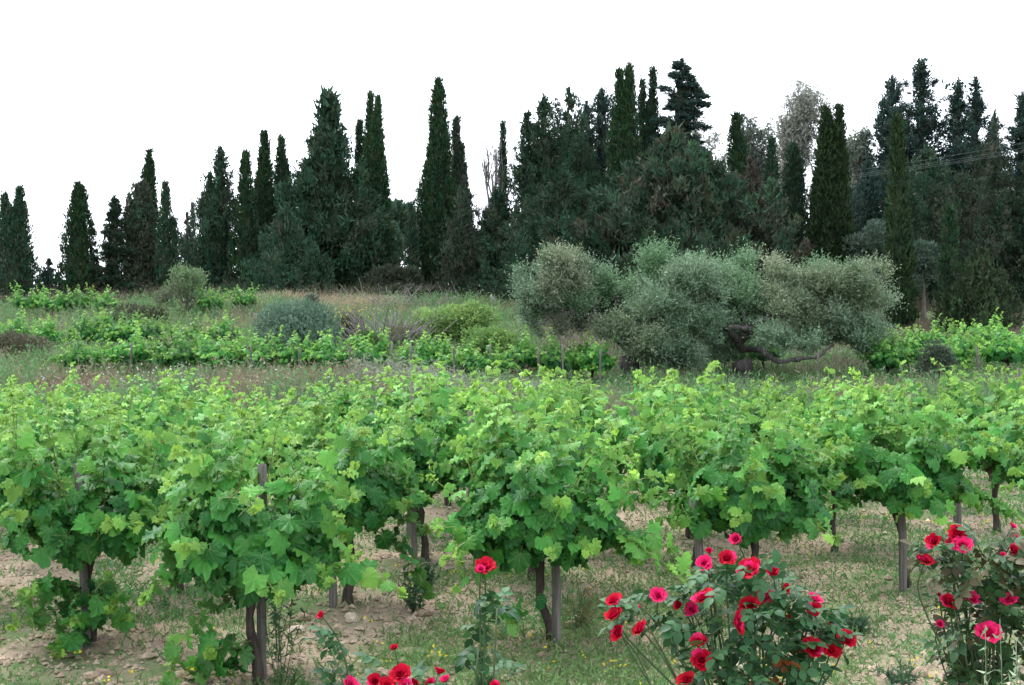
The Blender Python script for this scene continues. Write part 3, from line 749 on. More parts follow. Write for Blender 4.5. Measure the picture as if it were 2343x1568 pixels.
def olive_clump(mb, rng, c, r, n, pal, sprout=0.0, squash=.85):
    """lumpy cloud of sprigs; a sprig is a twig line with narrow leaves"""
    nl = max(10, int(17 * max(r)))
    d = nrm(rng.normal(size=(nl, 3))); cc = np.array(c) + d * np.array(r) * rng.uniform(.30, 1.08, (nl, 1)); rr = rng.uniform(.16, .40, nl) * min(r)
    w = rr ** 2 / (rr ** 2).sum()
    k = rng.choice(nl, n, p=w)
    u = nrm(rng.normal(size=(n, 3)))
    rad = rr[k] * (.45 + .62 * rng.random(n) ** .55) * (1 + .14 * np.sin(6 * u[:, 0] + k) + .14 * np.sin(7 * u[:, 1] + 2 * k))
    P = cc[k] + u * rad[:, None] * np.array([1, 1, squash])
    hole = np.sin(P[:, 0] * 5.1 + 1) * np.sin(P[:, 1] * 4.7 + 2) + np.sin(P[:, 2] * 6.3 + P[:, 0] * 2.2) + .5 * np.sin(P[:, 0] * 11 + P[:, 2] * 9)
    ok = hole > -.28; P, u, k = P[ok], u[ok], k[ok]; n = len(P)
    D = nrm(u * .6 + np.array([0, 0, .35 + sprout]) + rng.normal(size=(n, 3)) * .35)
    m = 6; lcol = np.repeat(pick(rng, pal, nl)[k] * .5 + pick(rng, pal, n) * .5, m, 0)
    s = np.tile(np.linspace(0, 1, m), n)[:, None]
    sl = np.repeat(rng.uniform(.12, .34, n) * (1 + 1.5 * sprout * rng.random(n)), m)[:, None]
    LP = np.repeat(P, m, 0) + np.repeat(D, m, 0) * s * sl
    LD = np.repeat(D, m, 0) * .7 + rng.normal(size=(n * m, 3)) * .6
    blades(mb, LP, LD, rng.uniform(.06, .10, n * m), rng.uniform(.016, .028, n * m), lcol * rng.uniform(.8, 1.25, (n * m, 1)), rng, .05)

def limb(pts, r0, r1, n=7, rng=None):
    P = np.array(pts, float); k = np.linspace(0, len(P) - 1, len(P) * 4)
    S = np.stack([np.interp(k, np.arange(len(P)), P[:, i]) for i in range(3)], -1)
    S[1:-1] = (S[:-2] + S[1:-1] * 2 + S[2:]) / 4; S[1:-1] = (S[:-2] + S[1:-1] * 2 + S[2:]) / 4
    if rng is not None: S[1:-1] += rng.normal(size=S[1:-1].shape) * .018
    return tube(S, np.linspace(r0, r1, len(S)) * (1 + (0 if rng is None else .12 * rng.normal(size=len(S)))), n)

DO = 28.5
def oc(x, y, dd=0): return at(x, y, DO + dd)
def olive_tree(base_px, label, clumps, limbs, seed):
    rng = np.random.default_rng(seed)
    b = at(base_px, 830, DO); z = zg(b[0], b[1]); o = np.array([b[0], b[1], z])
    e = link('olive_tree', None, None, o); tag(e, label, 'olive tree', 'old spreading olive trees')
    tr = MB(); tr.add(*limb([(0, 0, -.2), (.02, 0, .3), (-.05, .05, .75)], .30, .20, 10, rng), (.5, .5, .5)); link('trunk', tr.mesh('trunk', M_OLIVEBARK, True), e)
    for pts, r0, r1 in limbs:
        lm = MB(); lm.add(*limb([np.array(oc(*p)) - o for p in pts], r0, r1, 8, rng), (.5, .5, .5)); link('limb', lm.mesh('limb', M_OLIVEBARK, True), e)
    for (x, y, dd, rx, ry, n, pal, sp) in clumps:
        mb = MB(); c = oc(x, y, dd) - o; s = DO / F_PX
        olive_clump(mb, rng, c, (rx * s, max(rx, ry) * s * .9, ry * s), n, pal, sp)
        link('foliage', mb.mesh('foliage', M_OLIVE), e)
    return e

olive_tree(1440, 'smaller silvery olive tree with arching grey limb, left of the big olive',
           [(1295, 628, 0, 80, 60, 4400, OLV_B, .1), (1243, 662, -.2, 66, 60, 3300, OLV, .1), (1345, 612, .3, 42, 40, 1300, OLV, .5),
            (1305, 690, .2, 68, 50, 2200, OLV_G, .6), (1212, 720, 0, 50, 50, 1600, OLV, .2), (1385, 668, .6, 26, 30, 700, OLV_G, .8), (1260, 745, 0, 80, 35, 1200, [(.10, .10, .075), (.08, .10, .06)], .1)],
           [([(1440, 800, .2), (1400, 760, 0), (1360, 728, -.2), (1310, 708, -.1), (1265, 660, 0)], .11, .04),
            ([(1365, 730, -.1), (1350, 690, .1), (1330, 640, .1)], .06, .02), ([(1320, 712, -.2), (1270, 725, -.4), (1225, 745, -.4)], .05, .015),
            ([(1300, 708, -.2), (1265, 700, -.5), (1230, 700, -.6)], .035, .01), ([(1400, 758, .3), (1410, 690, .4), (1425, 640, .4)], .05, .012)], 71)
olive_tree(1700, 'big spreading silvery olive tree with twisted low limbs behind the vines',
           [(1545, 700, -.4, 120, 120, 9000, OLV, .15), (1470, 760, -.6, 80, 75, 4200, OLV_B, .1), (1525, 660, .2, 100, 58, 4200, OLV_G, .7),
            (1640, 662, .8, 95, 58, 4200, OLV_G, .8), (1620, 720, .2, 85, 90, 3600, OLV, .2), (1692, 630, 1.2, 42, 36, 1300, OLV_G, .9),
            (1790, 655, .1, 80, 58, 3800, OLV_B, .1), (1845, 700, 0, 95, 70, 4400, OLV_B, .1), (1950, 680, .1, 85, 70, 4600, OLV_B, .2), (1900, 660, .6, 70, 55, 2400, OLV_G, .7),
            (1930, 760, .2, 105, 62, 4600, OLV, .15), (1985, 740, 0, 55, 70, 2400, OLV, .2), (1560, 800, -.5, 110, 40, 3000, OLV, .1), (1860, 780, .4, 80, 40, 2200, OLV_G, .3), (1700, 760, 1.5, 110, 70, 3000, OLV_G, .2), (1650, 790, .5, 70, 50, 2200, OLV, .2), (1480, 795, -.3, 80, 42, 2400, OLV, .1), (1570, 770, -.2, 90, 60, 2800, OLV, .1), (1790, 700, -.3, 60, 45, 1700, OLV_B, .2), (1800, 770, -.9, 70, 40, 1500, OLV, .2), (1700, 690, .2, 75, 60, 2200, OLV_G, .5)],
           [([(1700, 800, .2), (1680, 770, -.2), (1655, 745, -.4), (1620, 735, -.3), (1570, 700, 0)], .09, .04),
            ([(1690, 790, .2), (1720, 760, -.3), (1700, 748, -.6), (1660, 752, -.6)], .10, .05),
            ([(1700, 765, 0), (1725, 742, -.4), (1760, 722, -.5), (1790, 690, -.2)], .085, .03),
            ([(1710, 800, .3), (1745, 800, -.5), (1772, 826, -.8), (1820, 826, -.9), (1870, 815, -.8), (1905, 790, -.3)], .075, .03),
            ([(1690, 780, .4), (1705, 712, .2), (1760, 718, .1), (1840, 720, .1)], .08, .03), ([(1700, 760, .6), (1690, 700, .7), (1640, 650, .6)], .09, .03),
            ([(1740, 735, .4), (1850, 700, .3), (1940, 690, .1)], .06, .02)], 72)

def bush(px, py_base, d, hw, top, label, seed, pal, n, ll=.10, lw=.035, cat='bush', name='bush', mat=None, lumps=30, up=.5, stems=True, depth=.8):
    rng = np.random.default_rng(seed)
    p = at(px, py_base, d); z = zg(p[0], p[1]); Ht = top_h(top, d, z); R = hw / F_PX * d
    e = link(name, None, None, (p[0], p[1], z)); tag(e, label, cat, 'bushes on the terraces')
    mb = MB(); lump_crown(mb, rng, (0, 0, Ht * .45), (R, R * depth, Ht * .55), lumps, n, ll, lw, pal, up)
    link('foliage', mb.mesh('foliage', mat or M_OLIVE), e)
    if stems:
        sb = MB()
        for k in range(9):
            a = rng.random() * 6.3; r = rng.uniform(.3, .7)
            sb.add(*limb([(0, 0, -.1), (r * R * .4 * math.cos(a), r * R * .4 * math.sin(a), Ht * .3), (r * R * math.cos(a), r * R * depth * math.sin(a), Ht * .62)], .03, .008, 5, rng), (.5, .5, .5))
        link('stems', sb.mesh('stems', M_BARK, True), e)
    return e

bush(680, 800, 31, 100, 694, 'dense blue-green olive bush behind the second row of vines', 81, [(.085, .155, .105), (.065, .125, .08), (.115, .175, .12)], 15000, .10, .03, lumps=46)
bush(714, 740, 33, 24, 662, 'small upright olive sprout above the blue-green bush', 82, [(.08, .11, .08), (.10, .125, .09)], 1800, .10, .03)
bush(1040, 800, 34, 130, 690, 'sprawling yellow-green bramble right of the grey leafless shrub', 83, [(.16, .28, .075), (.22, .32, .095), (.11, .21, .065)], 16000, .10, .07, mat=M_LEAFY, lumps=60, depth=.5)
bush(1120, 800, 31, 70, 752, 'low bright green bramble in front of the left olive', 84, [(.15, .27, .07), (.11, .21, .06)], 5000, .10, .07, mat=M_LEAFY, lumps=30)
bush(800, 790, 34, 38, 706, 'tall weedy bush with yellow flowers left of the grey shrub', 85, [(.075, .11, .05), (.09, .12, .06)], 3500, .11, .03, mat=M_LEAFY, up=1.2)
bush(835, 800, 32, 36, 755, 'small bright green bush below the grey leafless shrub', 86, [(.08, .15, .04), (.06, .12, .035)], 2600, .09, .05, mat=M_LEAFY)
bush(310, 760, 40, 85, 700, 'low olive-drab bush on the left terrace', 87, [(.075, .085, .05), (.10, .10, .065), (.055, .07, .04)], 8000, .11, .04, lumps=40, depth=.5)
bush(215, 735, 46, 50, 682, 'pale scrubby bush at the foot of the lone cone cypress', 88, [(.11, .12, .08), (.08, .10, .06)], 3500, .13, .045)
bush(40, 830, 30, 95, 765, 'brownish scrub bush at the left edge of the terraces', 89, [(.10, .09, .055), (.075, .08, .045), (.12, .11, .075)], 6500, .09, .03, depth=.6, lumps=36)
bush(100, 720, 46, 60, 690, 'low green scrub on the skyline at far left', 90, [(.05, .08, .05), (.06, .09, .05)], 3500, .13, .05, depth=.5)
bush(1890, 690, 43, 120, 640, 'shadowed undergrowth bush behind the big olive', 91, DARK, 5000, .16, .05, mat=M_CONIFER)
bush(900, 690, 52, 75, 610, 'dull green thicket in the gap between the tall cypresses', 92, [(.045, .065, .04), (.06, .07, .045), (.05, .055, .04)], 6000, .18, .06, depth=.4, lumps=36)
bush(940, 700, 48, 110, 655, 'brownish low thicket at the foot of the tallest cypress', 93, [(.07, .06, .045), (.05, .06, .04), (.06, .07, .045)], 6000, .15, .05, depth=.35, lumps=40)
bush(560, 700, 50, 80, 655, 'dark low thicket at the foot of the left conifers', 94, DARK, 5000, .16, .05, mat=M_CONIFER, depth=.4)
bush(2140, 840, 27, 45, 778, 'dark grey-green weed bush among the right-hand vines', 95, [(.06, .09, .055), (.075, .10, .07)], 4000, .09, .03)

# yellow flowers on the weedy bush
rng = np.random.default_rng(3)
p = at(800, 725, 33.6); n = 130
mb = MB(); P = p + rng.normal(size=(n, 3)) * np.array([.42, .25, .22]); blades(mb, P, rng.normal(size=(n, 3)), .04, .035, np.tile((.62, .50, .04), (n, 1)), rng)
tag(link('yellow_flowers', mb.mesh('yellow_flowers', M_GRASS)), 'scattered yellow flowers on the weedy bush left of the grey shrub', 'flowers', kind='stuff')
# grey leafless shrub
rng = np.random.default_rng(4)
p = at(885, 790, 33); z = zg(p[0], 33); e = link('leafless_shrub', None, None, (p[0], 33, z)); tag(e, 'grey leafless tangled shrub beside the bramble', 'shrub', 'bushes on the terraces')
mb = MB()
for k in range(250):
    a = rng.random() * 6.3; L_ = rng.uniform(.7, 1.75); q = np.array([math.cos(a), math.sin(a) * .7, rng.uniform(.3, 1.6)]); q /= np.linalg.norm(q)
    s = np.array([rng.normal() * .3, rng.normal() * .2, rng.uniform(0, .3)]); r_ = rng.normal(size=3) * .16
    mb.add(*limb([s, s + q * L_ * .5 + r_, s + q * L_ * np.array([1, 1, .95]) + r_ * .5], .017, .008, 4), (.5, .5, .5))
link('twigs', mb.mesh('twigs', M_GREYBARK, True), e)
mb = MB(); lump_crown(mb, rng, (.35, 0, .55), (.8, .5, .6), 14, 900, .08, .06, [(.10, .15, .05), (.13, .12, .05)]); link('foliage', mb.mesh('foliage', M_LEAFY), e)
# fallen dead branches under the gap
for (px, py, sd, lb) in ((905, 690, 6, 'grey fallen branches on the slope below the small spire cypress'), (1000, 690, 7, 'grey brush pile below the tallest pillar cypress')):
    rng = np.random.default_rng(sd); p = at(px, py, 44); z = zg(p[0], 44); mb = MB()
    for k in range(45):
        s = rng.normal(size=3) * np.array([.7, .3, .1]) + np.array([0, 0, .15]); q = nrm(np.array([rng.normal(), rng.normal() * .5, abs(rng.normal()) * .7])) * rng.uniform(.5, 1.2)
        mb.add(*limb([s, s + q * .5 + rng.normal(size=3) * .08, s + q], .018, .005, 4), (.5, .5, .5))
    o = link('brush_pile', mb.mesh('brush_pile', M_GREYBARK, True), None, (p[0], 44, z)); tag(o, lb, 'brush pile', 'dead branches on the slope')

# small pale green tree on the left terrace
rng = np.random.default_rng(8)
p = at(425, 735, 42); z = zg(p[0], 42); Ht = top_h(605, 42, z); s = 42 / F_PX
e = link('almond_tree', None, None, (p[0], 42, z)); tag(e, 'small pale green tree with forked trunk on the left terrace', 'tree')
tr = MB(); tr.add(*limb([(0, 0, -.2), (-.08, 0, .3), (-.02, 0, .7)], .10, .07, 8, rng), (.5, .5, .5)); link('trunk', tr.mesh('trunk', M_BARK, True), e)
br = MB()
for (x1, h1) in ((-.4, .75), (.35, .8), (.0, .92), (.55, .5), (-.2, .85), (.15, .7), (-.6, .45), (.42, .6)):
    br.add(*limb([(0, 0, .35), (x1 * .6, rng.normal() * .2, Ht * h1 * .55), (x1, rng.normal() * .3, Ht * h1)], .045, .01, 5, rng), (.5, .5, .5))
link('branches', br.mesh('branches', M_BARK, True), e)
mb = MB(); lump_crown(mb, rng, (.02, 0, Ht * .62), (52 * s, 40 * s, Ht * .40), 34, 2600, .10, .04, [(.11, .19, .08), (.14, .21, .10), (.09, .15, .075)], rad_l=(.25, .55), shell=.2)
lump_crown(mb, rng, (-.3, 0, Ht * .35), (60 * s, 40 * s, Ht * .25), 16, 1300, .10, .04, [(.10, .11, .07), (.09, .12, .07)])
link('crown', mb.mesh('crown', M_LEAFY), e)

# stones on the terrace edges
def stone(px, py, d, w, h, label, seed):
    rng = np.random.default_rng(seed); p = at(px, py, d); z = zg(p[0], d); s = d / F_PX
    V = IV2 * (1 + .5 * (rng.random((len(IV2), 1)) - .5)); V = V * np.array([w * s / 2, w * s / 2.4, h * s / 2])
    zz = CAM_Z + (HOR - py) / F_PX * d
    mb = MB(); mb.add(V, IT2); o = link('stone', mb.mesh('stone', M_STONE), None, (p[0], d, max(z + h * s * .2, min(zz, z + h * s * .6))), rng.random() * 6)
    tag(o, label, 'stone', 'stones along the terrace edge')
stone(2108, 752, 35, 34, 26, 'pale pointed boulder, largest stone below the right-hand wood', 1)
stone(2085, 762, 34.6, 40, 16, 'flat stone just left of the pale pointed boulder', 2)
stone(2175, 757, 35, 36, 18, 'rounded pale stone right of the pointed boulder', 3)
stone(2285, 762, 35, 50, 16, 'long low stone near the right edge below the wood', 4)
stone(2235, 764, 35.2, 26, 12, 'small stone between the rounded pale one and the long low one', 7)
stone(1128, 692, 46, 20, 40, 'upright pale stone at the foot of the dark middle conifer', 5)
stone(1060, 704, 46, 24, 14, 'flat stone on the bank below the grey-green bushy cypress', 6)

# ------------------------------------------------------------------ grass and weeds
def grass(name, label, n, tr, dr, hr, w, pal, seed, mask=None, bend=.35, dpow=1.0, weights=None, cat='grass', clump=0, leafy=0.0, head=0.0):
    rng = np.random.default_rng(seed)
    d = dr[0] + (dr[1] - dr[0]) * rng.random(n) ** dpow; x = d * rng.uniform(tr[0], tr[1], n)
    if mask is not None:
        k = mask(x, d, rng); x, d = x[k], d[k]
    if clump:
        x = np.repeat(x, clump) ; d = np.repeat(d, clump); j = rng.normal(size=(2, len(x))) * (.02 + hr[1] * .16); x = x + j[0]; d = d + j[1]
    n = len(x); z = H(x, d) - .01
    patch = fbm(x * .7, d * .45, seed + 40, 3)
    h = (hr[0] + (hr[1] - hr[0]) * rng.random(n)) * (.45 + 1.1 * patch)
    pal = np.array(pal, float)
    pi = np.clip((fbm(x * .55 + 3, d * .4, seed + 90, 3) - .28) / .44 + rng.normal(size=n) * .16, 0, .999)
    C = pal[(pi * len(pal)).astype(int)] * rng.uniform(.7, 1.3, (n, 1))
    D = nrm(np.stack([rng.normal(size=n) * bend, rng.normal(size=n) * bend, np.ones(n)], -1))
    P = np.stack([x, d, z], -1); mb = MB()
    S = nrm(np.cross(D, rng.normal(size=(n, 3)))); B = nrm(np.stack([rng.normal(size=n), rng.normal(size=n), -.3 * np.ones(n)], -1)) * (h * .35)[:, None]
    ww = w * rng.uniform(.6, 1.5, n)[:, None]
    M = P + D * h[:, None] * .55; E = P + D * h[:, None] + B
    V = np.stack([P, M + S * ww * .55 + B * .2, E, M - S * ww * .55 + B * .2], 1).reshape(-1, 3)
    b = (np.arange(n) * 4)[:, None]
    mb.add(V, None, b + np.array([0, 1, 2, 3]), np.repeat(C, 4, 0))
    if leafy:
        k = np.where(rng.random(n) < leafy)[0]; m = 4
        LP = np.repeat(P[k], m, 0) + np.repeat(D[k] * h[k][:, None], m, 0) * np.tile(np.linspace(.35, .95, m), len(k))[:, None]
        blades(mb, LP, rng.normal(size=(len(LP), 3)) + np.array([0, 0, .3]), np.repeat(np.minimum(h[k] * .28, .13), m), np.repeat(np.minimum(h[k] * .12, .028), m), np.repeat(C[k], m, 0), rng, .1)
    o = link(name, mb.mesh(name, M_GRASS)); tag(o, label, cat, kind='stuff')
    return o

GREEN = [(.055, .10, .03), (.075, .13, .04), (.06, .12, .045)]
def weedmask(x, d, rng): return rng.random(len(x)) < np.clip((1 - bare(x, d) - .36) * 5 + .35 * np.clip(x / 2, -.4, 1) + .25 * np.clip((d - 7.5) / 2, 0, 1), .05, 1)
grass('field_weeds', 'low green weeds in patches over the vineyard soil', 92000, (-.47, .47), (5.2, 22), (.035, .11), .009, [(.055, .18, .045), (.075, .215, .05), (.06, .20, .06), (.11, .19, .065)], 21, weedmask, .7, 1.25, cat='weeds', leafy=.5)
grass('dry_stalks', 'scattered dry straw stalks on the vineyard soil', 2600, (-.47, .47), (5.2, 14), (.05, .16), .004, [(.36, .29, .17), (.28, .22, .13)], 22, None, 2.2)
BANK = [(.13, .19, .085), (.085, .19, .065), (.10, .225, .07), (.07, .175, .06), (.17, .18, .10), (.12, .22, .11), (.09, .20, .075), (.08, .19, .065)]
grass('bank_weeds', 'tall mixed weeds on the bank behind the vineyard', 48000, (-.47, .47), (21.8, 26.4), (.32, .80), .015, BANK + [(.20, .165, .11)], 23, None, .28, leafy=.22, cat='weeds')
grass('silver_oats', 'silvery wild oats on the bank right of the dry brown patch', 5000, (-.13, .03), (23.6, 25.6), (.5, .85), .012, [(.16, .19, .13), (.20, .22, .16)], 24, None, .2, leafy=.3)
grass('terrace_weeds', 'mixed green and brown weeds covering the left terraces', 50000, (-.47, .02), (27, 46), (.35, .85), .020, BANK + [(.20, .16, .11)], 25, None, .3, leafy=.3, cat='weeds')
grass('right_terrace_weeds', 'green weeds between the olives and the right-hand terrace', 16000, (.03, .48), (26.2, 34), (.25, .55), .016, BANK, 33, None, .3, leafy=.3, cat='weeds')
grass('crest_grass', 'pale dry grass along the crest below the conifers', 12000, (-.27, -.09), (43.5, 47), (.3, .6), .018, [(.38, .34, .22), (.31, .27, .17), (.34, .29, .19)], 26, None, .25)
grass('pink_grass', 'pinkish dry grass patches on the left terraces', 9000, (-.43, -.08), (24.2, 33), (.35, .75), .014, [(.28, .20, .145), (.23, .17, .125)], 27, lambda x, d, r: fbm(x * .5, d * .5, 77, 3) > .52, .25)
grass('undergrowth', 'dull undergrowth on the slope beneath the dark trees', 20000, (-.47, .48), (46, 62), (.35, .85), .03, [(.05, .06, .03), (.075, .065, .045), (.04, .055, .03)], 28, None, .35, leafy=.4, cat='undergrowth')
grass('olive_grass', 'dry brown grass under and behind the olive trees', 14000, (.0, .32), (29, 44), (.3, .6), .02, [(.11, .09, .065), (.08, .085, .05), (.15, .125, .10)], 29, None, .3)
grass('right_slope_grass', 'brown dry grass below the right-hand wood', 10000, (.28, .48), (33.5, 44), (.25, .5), .02, [(.12, .095, .07), (.08, .075, .05), (.15, .12, .09)], 30, None, .3)
# small wild flowers
rng = np.random.default_rng(31)
n = 420; d = rng.uniform(6.5, 16, n); x = d * rng.uniform(-.35, .47, n); k = (fbm(x * .8, d * .8, 55, 3) > .52); x, d = x[k], d[k]
mb = MB(); P = np.stack([x, d, H(x, d) + rng.uniform(.05, .12, len(x))], -1); P = np.repeat(P, 3, 0) + rng.normal(size=(len(x) * 3, 3)) * .015
blades(mb, P, rng.normal(size=P.shape), .022, .018, np.tile((.62, .52, .03), (len(P), 1)), rng); tag(link('mustard_flowers', mb.mesh('mustard_flowers', M_GRASS)), 'tiny yellow wild flowers among the field weeds', 'flowers', kind='stuff')
n = 520; d = rng.uniform(23.5, 27, n); x = d * rng.uniform(-.38, -.02, n); k = (fbm(x * .6, d * .6, 56, 3) > .5); x, d = x[k], d[k]
mb = MB(); P = np.stack([x, d, H(x, d) + rng.uniform(.35, .72, len(x))], -1); blades(mb, P, rng.normal(size=P.shape), .034, .03, np.tile((.6, .62, .56), (len(P), 1)), rng)
tag(link('white_flowers', mb.mesh('white_flowers', M_GRASS)), 'tiny white wild flowers on the bank behind the vineyard', 'flowers', kind='stuff')

# ------------------------------------------------------------------ grapevines
HALF = [(.09, -.17), (.20, -.23), (.34, -.19), (.45, -.08), (.52, .02), (.49, .12), (.50, .19), (.57, .30), (.55, .43), (.46, .49), (.36, .56), (.33, .62), (.26, .72), (.14, .81)]
def leaf_shape(rng, detail=True):
    hf = np.array(HALF if detail else HALF[1::2])
    R_ = hf * rng.uniform(.9, 1.1, (len(hf), 1)); L_ = hf[::-1] * np.array([-1, 1]) * rng.uniform(.9, 1.1, (len(hf), 1))
    out = np.vstack([[(0, 0)], R_, [(0, .92)], L_])
    mid = np.array([(0, .3), (.2, .12), (-.2, .12), (.22, .3), (-.22, .3)])
    P = np.vstack([[(0, .22)], out])
    x, y = P[:, 0], P[:, 1]
    ph = rng.random(4) * 6.3
    r = np.hypot(x, y - .2)
    zz = .20 * np.abs(x) * rng.uniform(-1.2, 1.6) - rng.uniform(.1, .75) * y * y - rng.uniform(-.4, .9) * x * x + .10 * np.sin(9 * np.arctan2(x, y - .2) + ph[0]) * (r / .5) ** 2 + .04 * np.sin(5 * x + ph[1])
    m = len(out); i = np.arange(m)
    T = np.stack([np.zeros(m, int), 1 + i, 1 + (i + 1) % m], -1)
    return np.stack([x, y, zz], -1), T, np.stack([x, y], -1)
_r = np.random.default_rng(99)
LEAF_HI = [leaf_shape(_r) for _ in range(6)]
LEAF_LO = [leaf_shape(_r, False) for _ in range(6)]
OLD, MID, YNG = np.array((.020, .118, .032)), np.array((.060, .255, .040)), np.array((.23, .42, .065))
def age_col(a):
    a = np.asarray(a, float)[..., None]
    return np.where(a < .5, OLD + (MID - OLD) * a * 2, MID + (YNG - MID) * (a - .5) * 2)
AGES = [.1, .3, .45, .6, .8, 1.0]
LEAF_MESH = []
for s in range(6):
    row = []
    for a in AGES:
        m = MB(); m.add(LEAF_HI[s][0], LEAF_HI[s][1], None, age_col(a), LEAF_HI[s][2]); row.append(m.mesh('leaf', M_VINE, True))
    LEAF_MESH.append(row)

def gen_vine(seed, cmin=-.55, nsh=24, head=.60, L=(.75, 1.1), size=.128, extra=(), wind=.035, low=.25, trunk_lean=(0, 0), skirt=150):
    """shoots, leaves, tendrils and trunk of one bush-trained vine, around its own base"""
    r = np.random.default_rng(seed)
    hd = np.array([trunk_lean[0], trunk_lean[1], head])
    shoots = []; lv = []; tend = []; arms = []
    spec = []
    for i in range(nsh):
        az = 2 * PI * (i + r.uniform(-.4, .4)) / nsh * (1 if i % 2 else 1)
        u = r.random()
        if u < low: el, ln = r.uniform(-2, 28), r.uniform(.38, .58)
        elif u < .6: el, ln = r.uniform(25, 60), r.uniform(.48, .74)
        else: el, ln = r.uniform(62, 88), r.uniform(*L) * .93
        spec.append((az, math.radians(el), ln, None))
    for j in range(2): spec.append((r.random() * 2 * PI, math.radians(r.uniform(48, 72)), r.uniform(.95, 1.2), None))     # long arching canes
    for (az, el, ln, z0) in list(extra): spec.append((math.radians(az), math.radians(el), ln, z0))
    for si, (az, el, ln, z0) in enumerate(spec):
        ra = np.array([math.cos(az), math.sin(az), 0])
        arm = .12 + .14 * r.random()
        if z0 is None:
            p0 = hd + ra * arm + np.array([0, 0, .05 + .14 * r.random()]); arms.append((hd.copy(), p0.copy()))
        else: p0 = np.array([trunk_lean[0] * z0, trunk_lean[1] * z0, z0]) + ra * .03
        d = np.array([ra[0] * math.cos(el), ra[1] * math.cos(el), math.sin(el)])
        step = .056; n = max(5, int(ln / step)); P = [p0.copy()]; p = p0.copy(); side = 1
        for k in range(n):
            f = k / n
            d = d + r.normal(size=3) * .075 + np.array([wind * f, 0, (-.085 * f - .02) * (1.25 - d[2])])
            d /= np.linalg.norm(d); p = p + d * step; P.append(p.copy())
            side = -side
            up = np.array([0, 0, 1.])
            pr = np.cross(d, up); pr /= max(np.linalg.norm(pr), .15)
            rad = p - np.array([hd[0], hd[1], hd[2] + .1]); rad /= max(np.linalg.norm(rad), .1)
            for rep in range(1 + (f < .6) * (r.random() < .65)):
                sz = size * (1.0 - .80 * max(0, (f - .5) / .5) ** 1.2) * r.uniform(.72, 1.15) * (1 if rep == 0 else .6)
                if f < .1: sz *= .8
                pd = nrm(pr * side * (.8 if rep == 0 else -.6) + up * .35 + d * .3 + rad * .35 + r.normal(size=3) * .3)
                pos = p + pd * sz * .55
                N = nrm(up * .42 + rad * .62 + pd * .1 + r.normal(size=3) * .36 + np.array([-.1, 0, 0]))
                T = pd * .6 + rad * .35 - up * .55 + r.normal(size=3) * .3
                T = T - N * np.dot(T, N); T = nrm(T)
                a = np.clip(f * 1.05 + r.normal() * .12 - .05 + .15 * (rep == 1), 0, 1)
                lv.append((pos, T, N, sz, a, p.copy()))
            if .45 < f < .95 and r.random() < .12:
                q = p.copy(); dd = nrm(pr * -side + up * .2 + r.normal(size=3) * .3); t_ = [q.copy()]
                for j in range(7):
                    dd = nrm(dd + r.normal(size=3) * .35); q = q + dd * .022; t_.append(q.copy())
                tend.append(np.array(t_))
        # leafy bud at the tip
        for j in range(4):
            N = nrm(r.normal(size=3) + np.array([0, 0, .4])); T = d + r.normal(size=3) * .5; T = nrm(T - N * np.dot(T, N))
            lv.append((p + r.normal(size=3) * .012, T, N, r.uniform(.03, .05), 1.0, p.copy()))
        shoots.append(np.array(P))
    # dense old leaves hanging round the base of the canopy
    for j in range(skirt):
        az = r.random() * 2 * PI; c = r.uniform(cmin, .75); rr_ = r.uniform(.30, .54)
        ra = np.array([math.cos(az) * math.sqrt(1 - c * c), math.sin(az) * math.sqrt(1 - c * c), c])
        p = hd + np.array([0, 0, .24]) + ra * rr_ * np.array([1, 1, .62])
        N = nrm(ra * .8 + np.array([0, 0, .35]) + r.normal(size=3) * .3); T = np.array([0, 0, -1.]) + ra * .25 + r.normal(size=3) * .35; T = nrm(T - N * np.dot(T, N))
        lv.append((p, T, N, size * r.uniform(.75, 1.12), float(np.clip(r.normal() * .13 + .16 + .2 * (c > .2), 0, 1)), p - ra * .08))
    # trunk
    k = np.linspace(0, 1, 9)[:, None]; tp = k * hd + np.stack([.03 * np.sin(5 * k[:, 0] + seed), .03 * np.cos(4 * k[:, 0] + seed * 2), 0 * k[:, 0]], -1) * np.sin(PI * k)
    tp[0, 2] = -.06
    return dict(shoots=shoots, leaves=lv, tend=tend, trunk=tp, arms=arms, rng=r)

def vine_wood(g):
    r = g['rng']; mb = MB()
    V, T, Q = tube(g['trunk'], np.array([.054, .039, .035, .033, .030, .031, .034, .040, .046]) * r.uniform(.8, 1.1), 9)
    V = V + r.normal(size=V.shape) * .0045; mb.add(V, T, Q, (.5, .5, .5))
    for a, b in g['arms']: mb.add(*tube([a, (a + b) / 2 + r.normal(size=3) * .015, b], [.028, .02, .010], 6), (.5, .5, .5))
    return mb.mesh('trunk', M_TRUNK, True)

def vine_shoots(g, tend=True):
    mb = MB()
    for P in g['shoots']:
        n = len(P); V, T, Q = tube(P, np.linspace(.0058, .002, n), 5); c = np.linspace(0, 1, n)[:, None]
        C = np.array((.10, .10, .035)) * (1 - c) + np.array((.20, .27, .07)) * c; mb.add(V, T, Q, np.vstack([np.repeat(C, 5, 0), C[-1:]]))
    for (pos, T_, N, sz, a, node) in g['leaves']:
        if sz > .05:
            V, T, Q = tube([node, pos], .0022, 3, False); mb.add(V, T, Q, (.20, .24, .07))
    if tend:
        for P in g['tend']: mb.add(*tube(P, .0016, 3), (.30, .36, .12))
    return mb.mesh('shoots', M_SHOOT, True)

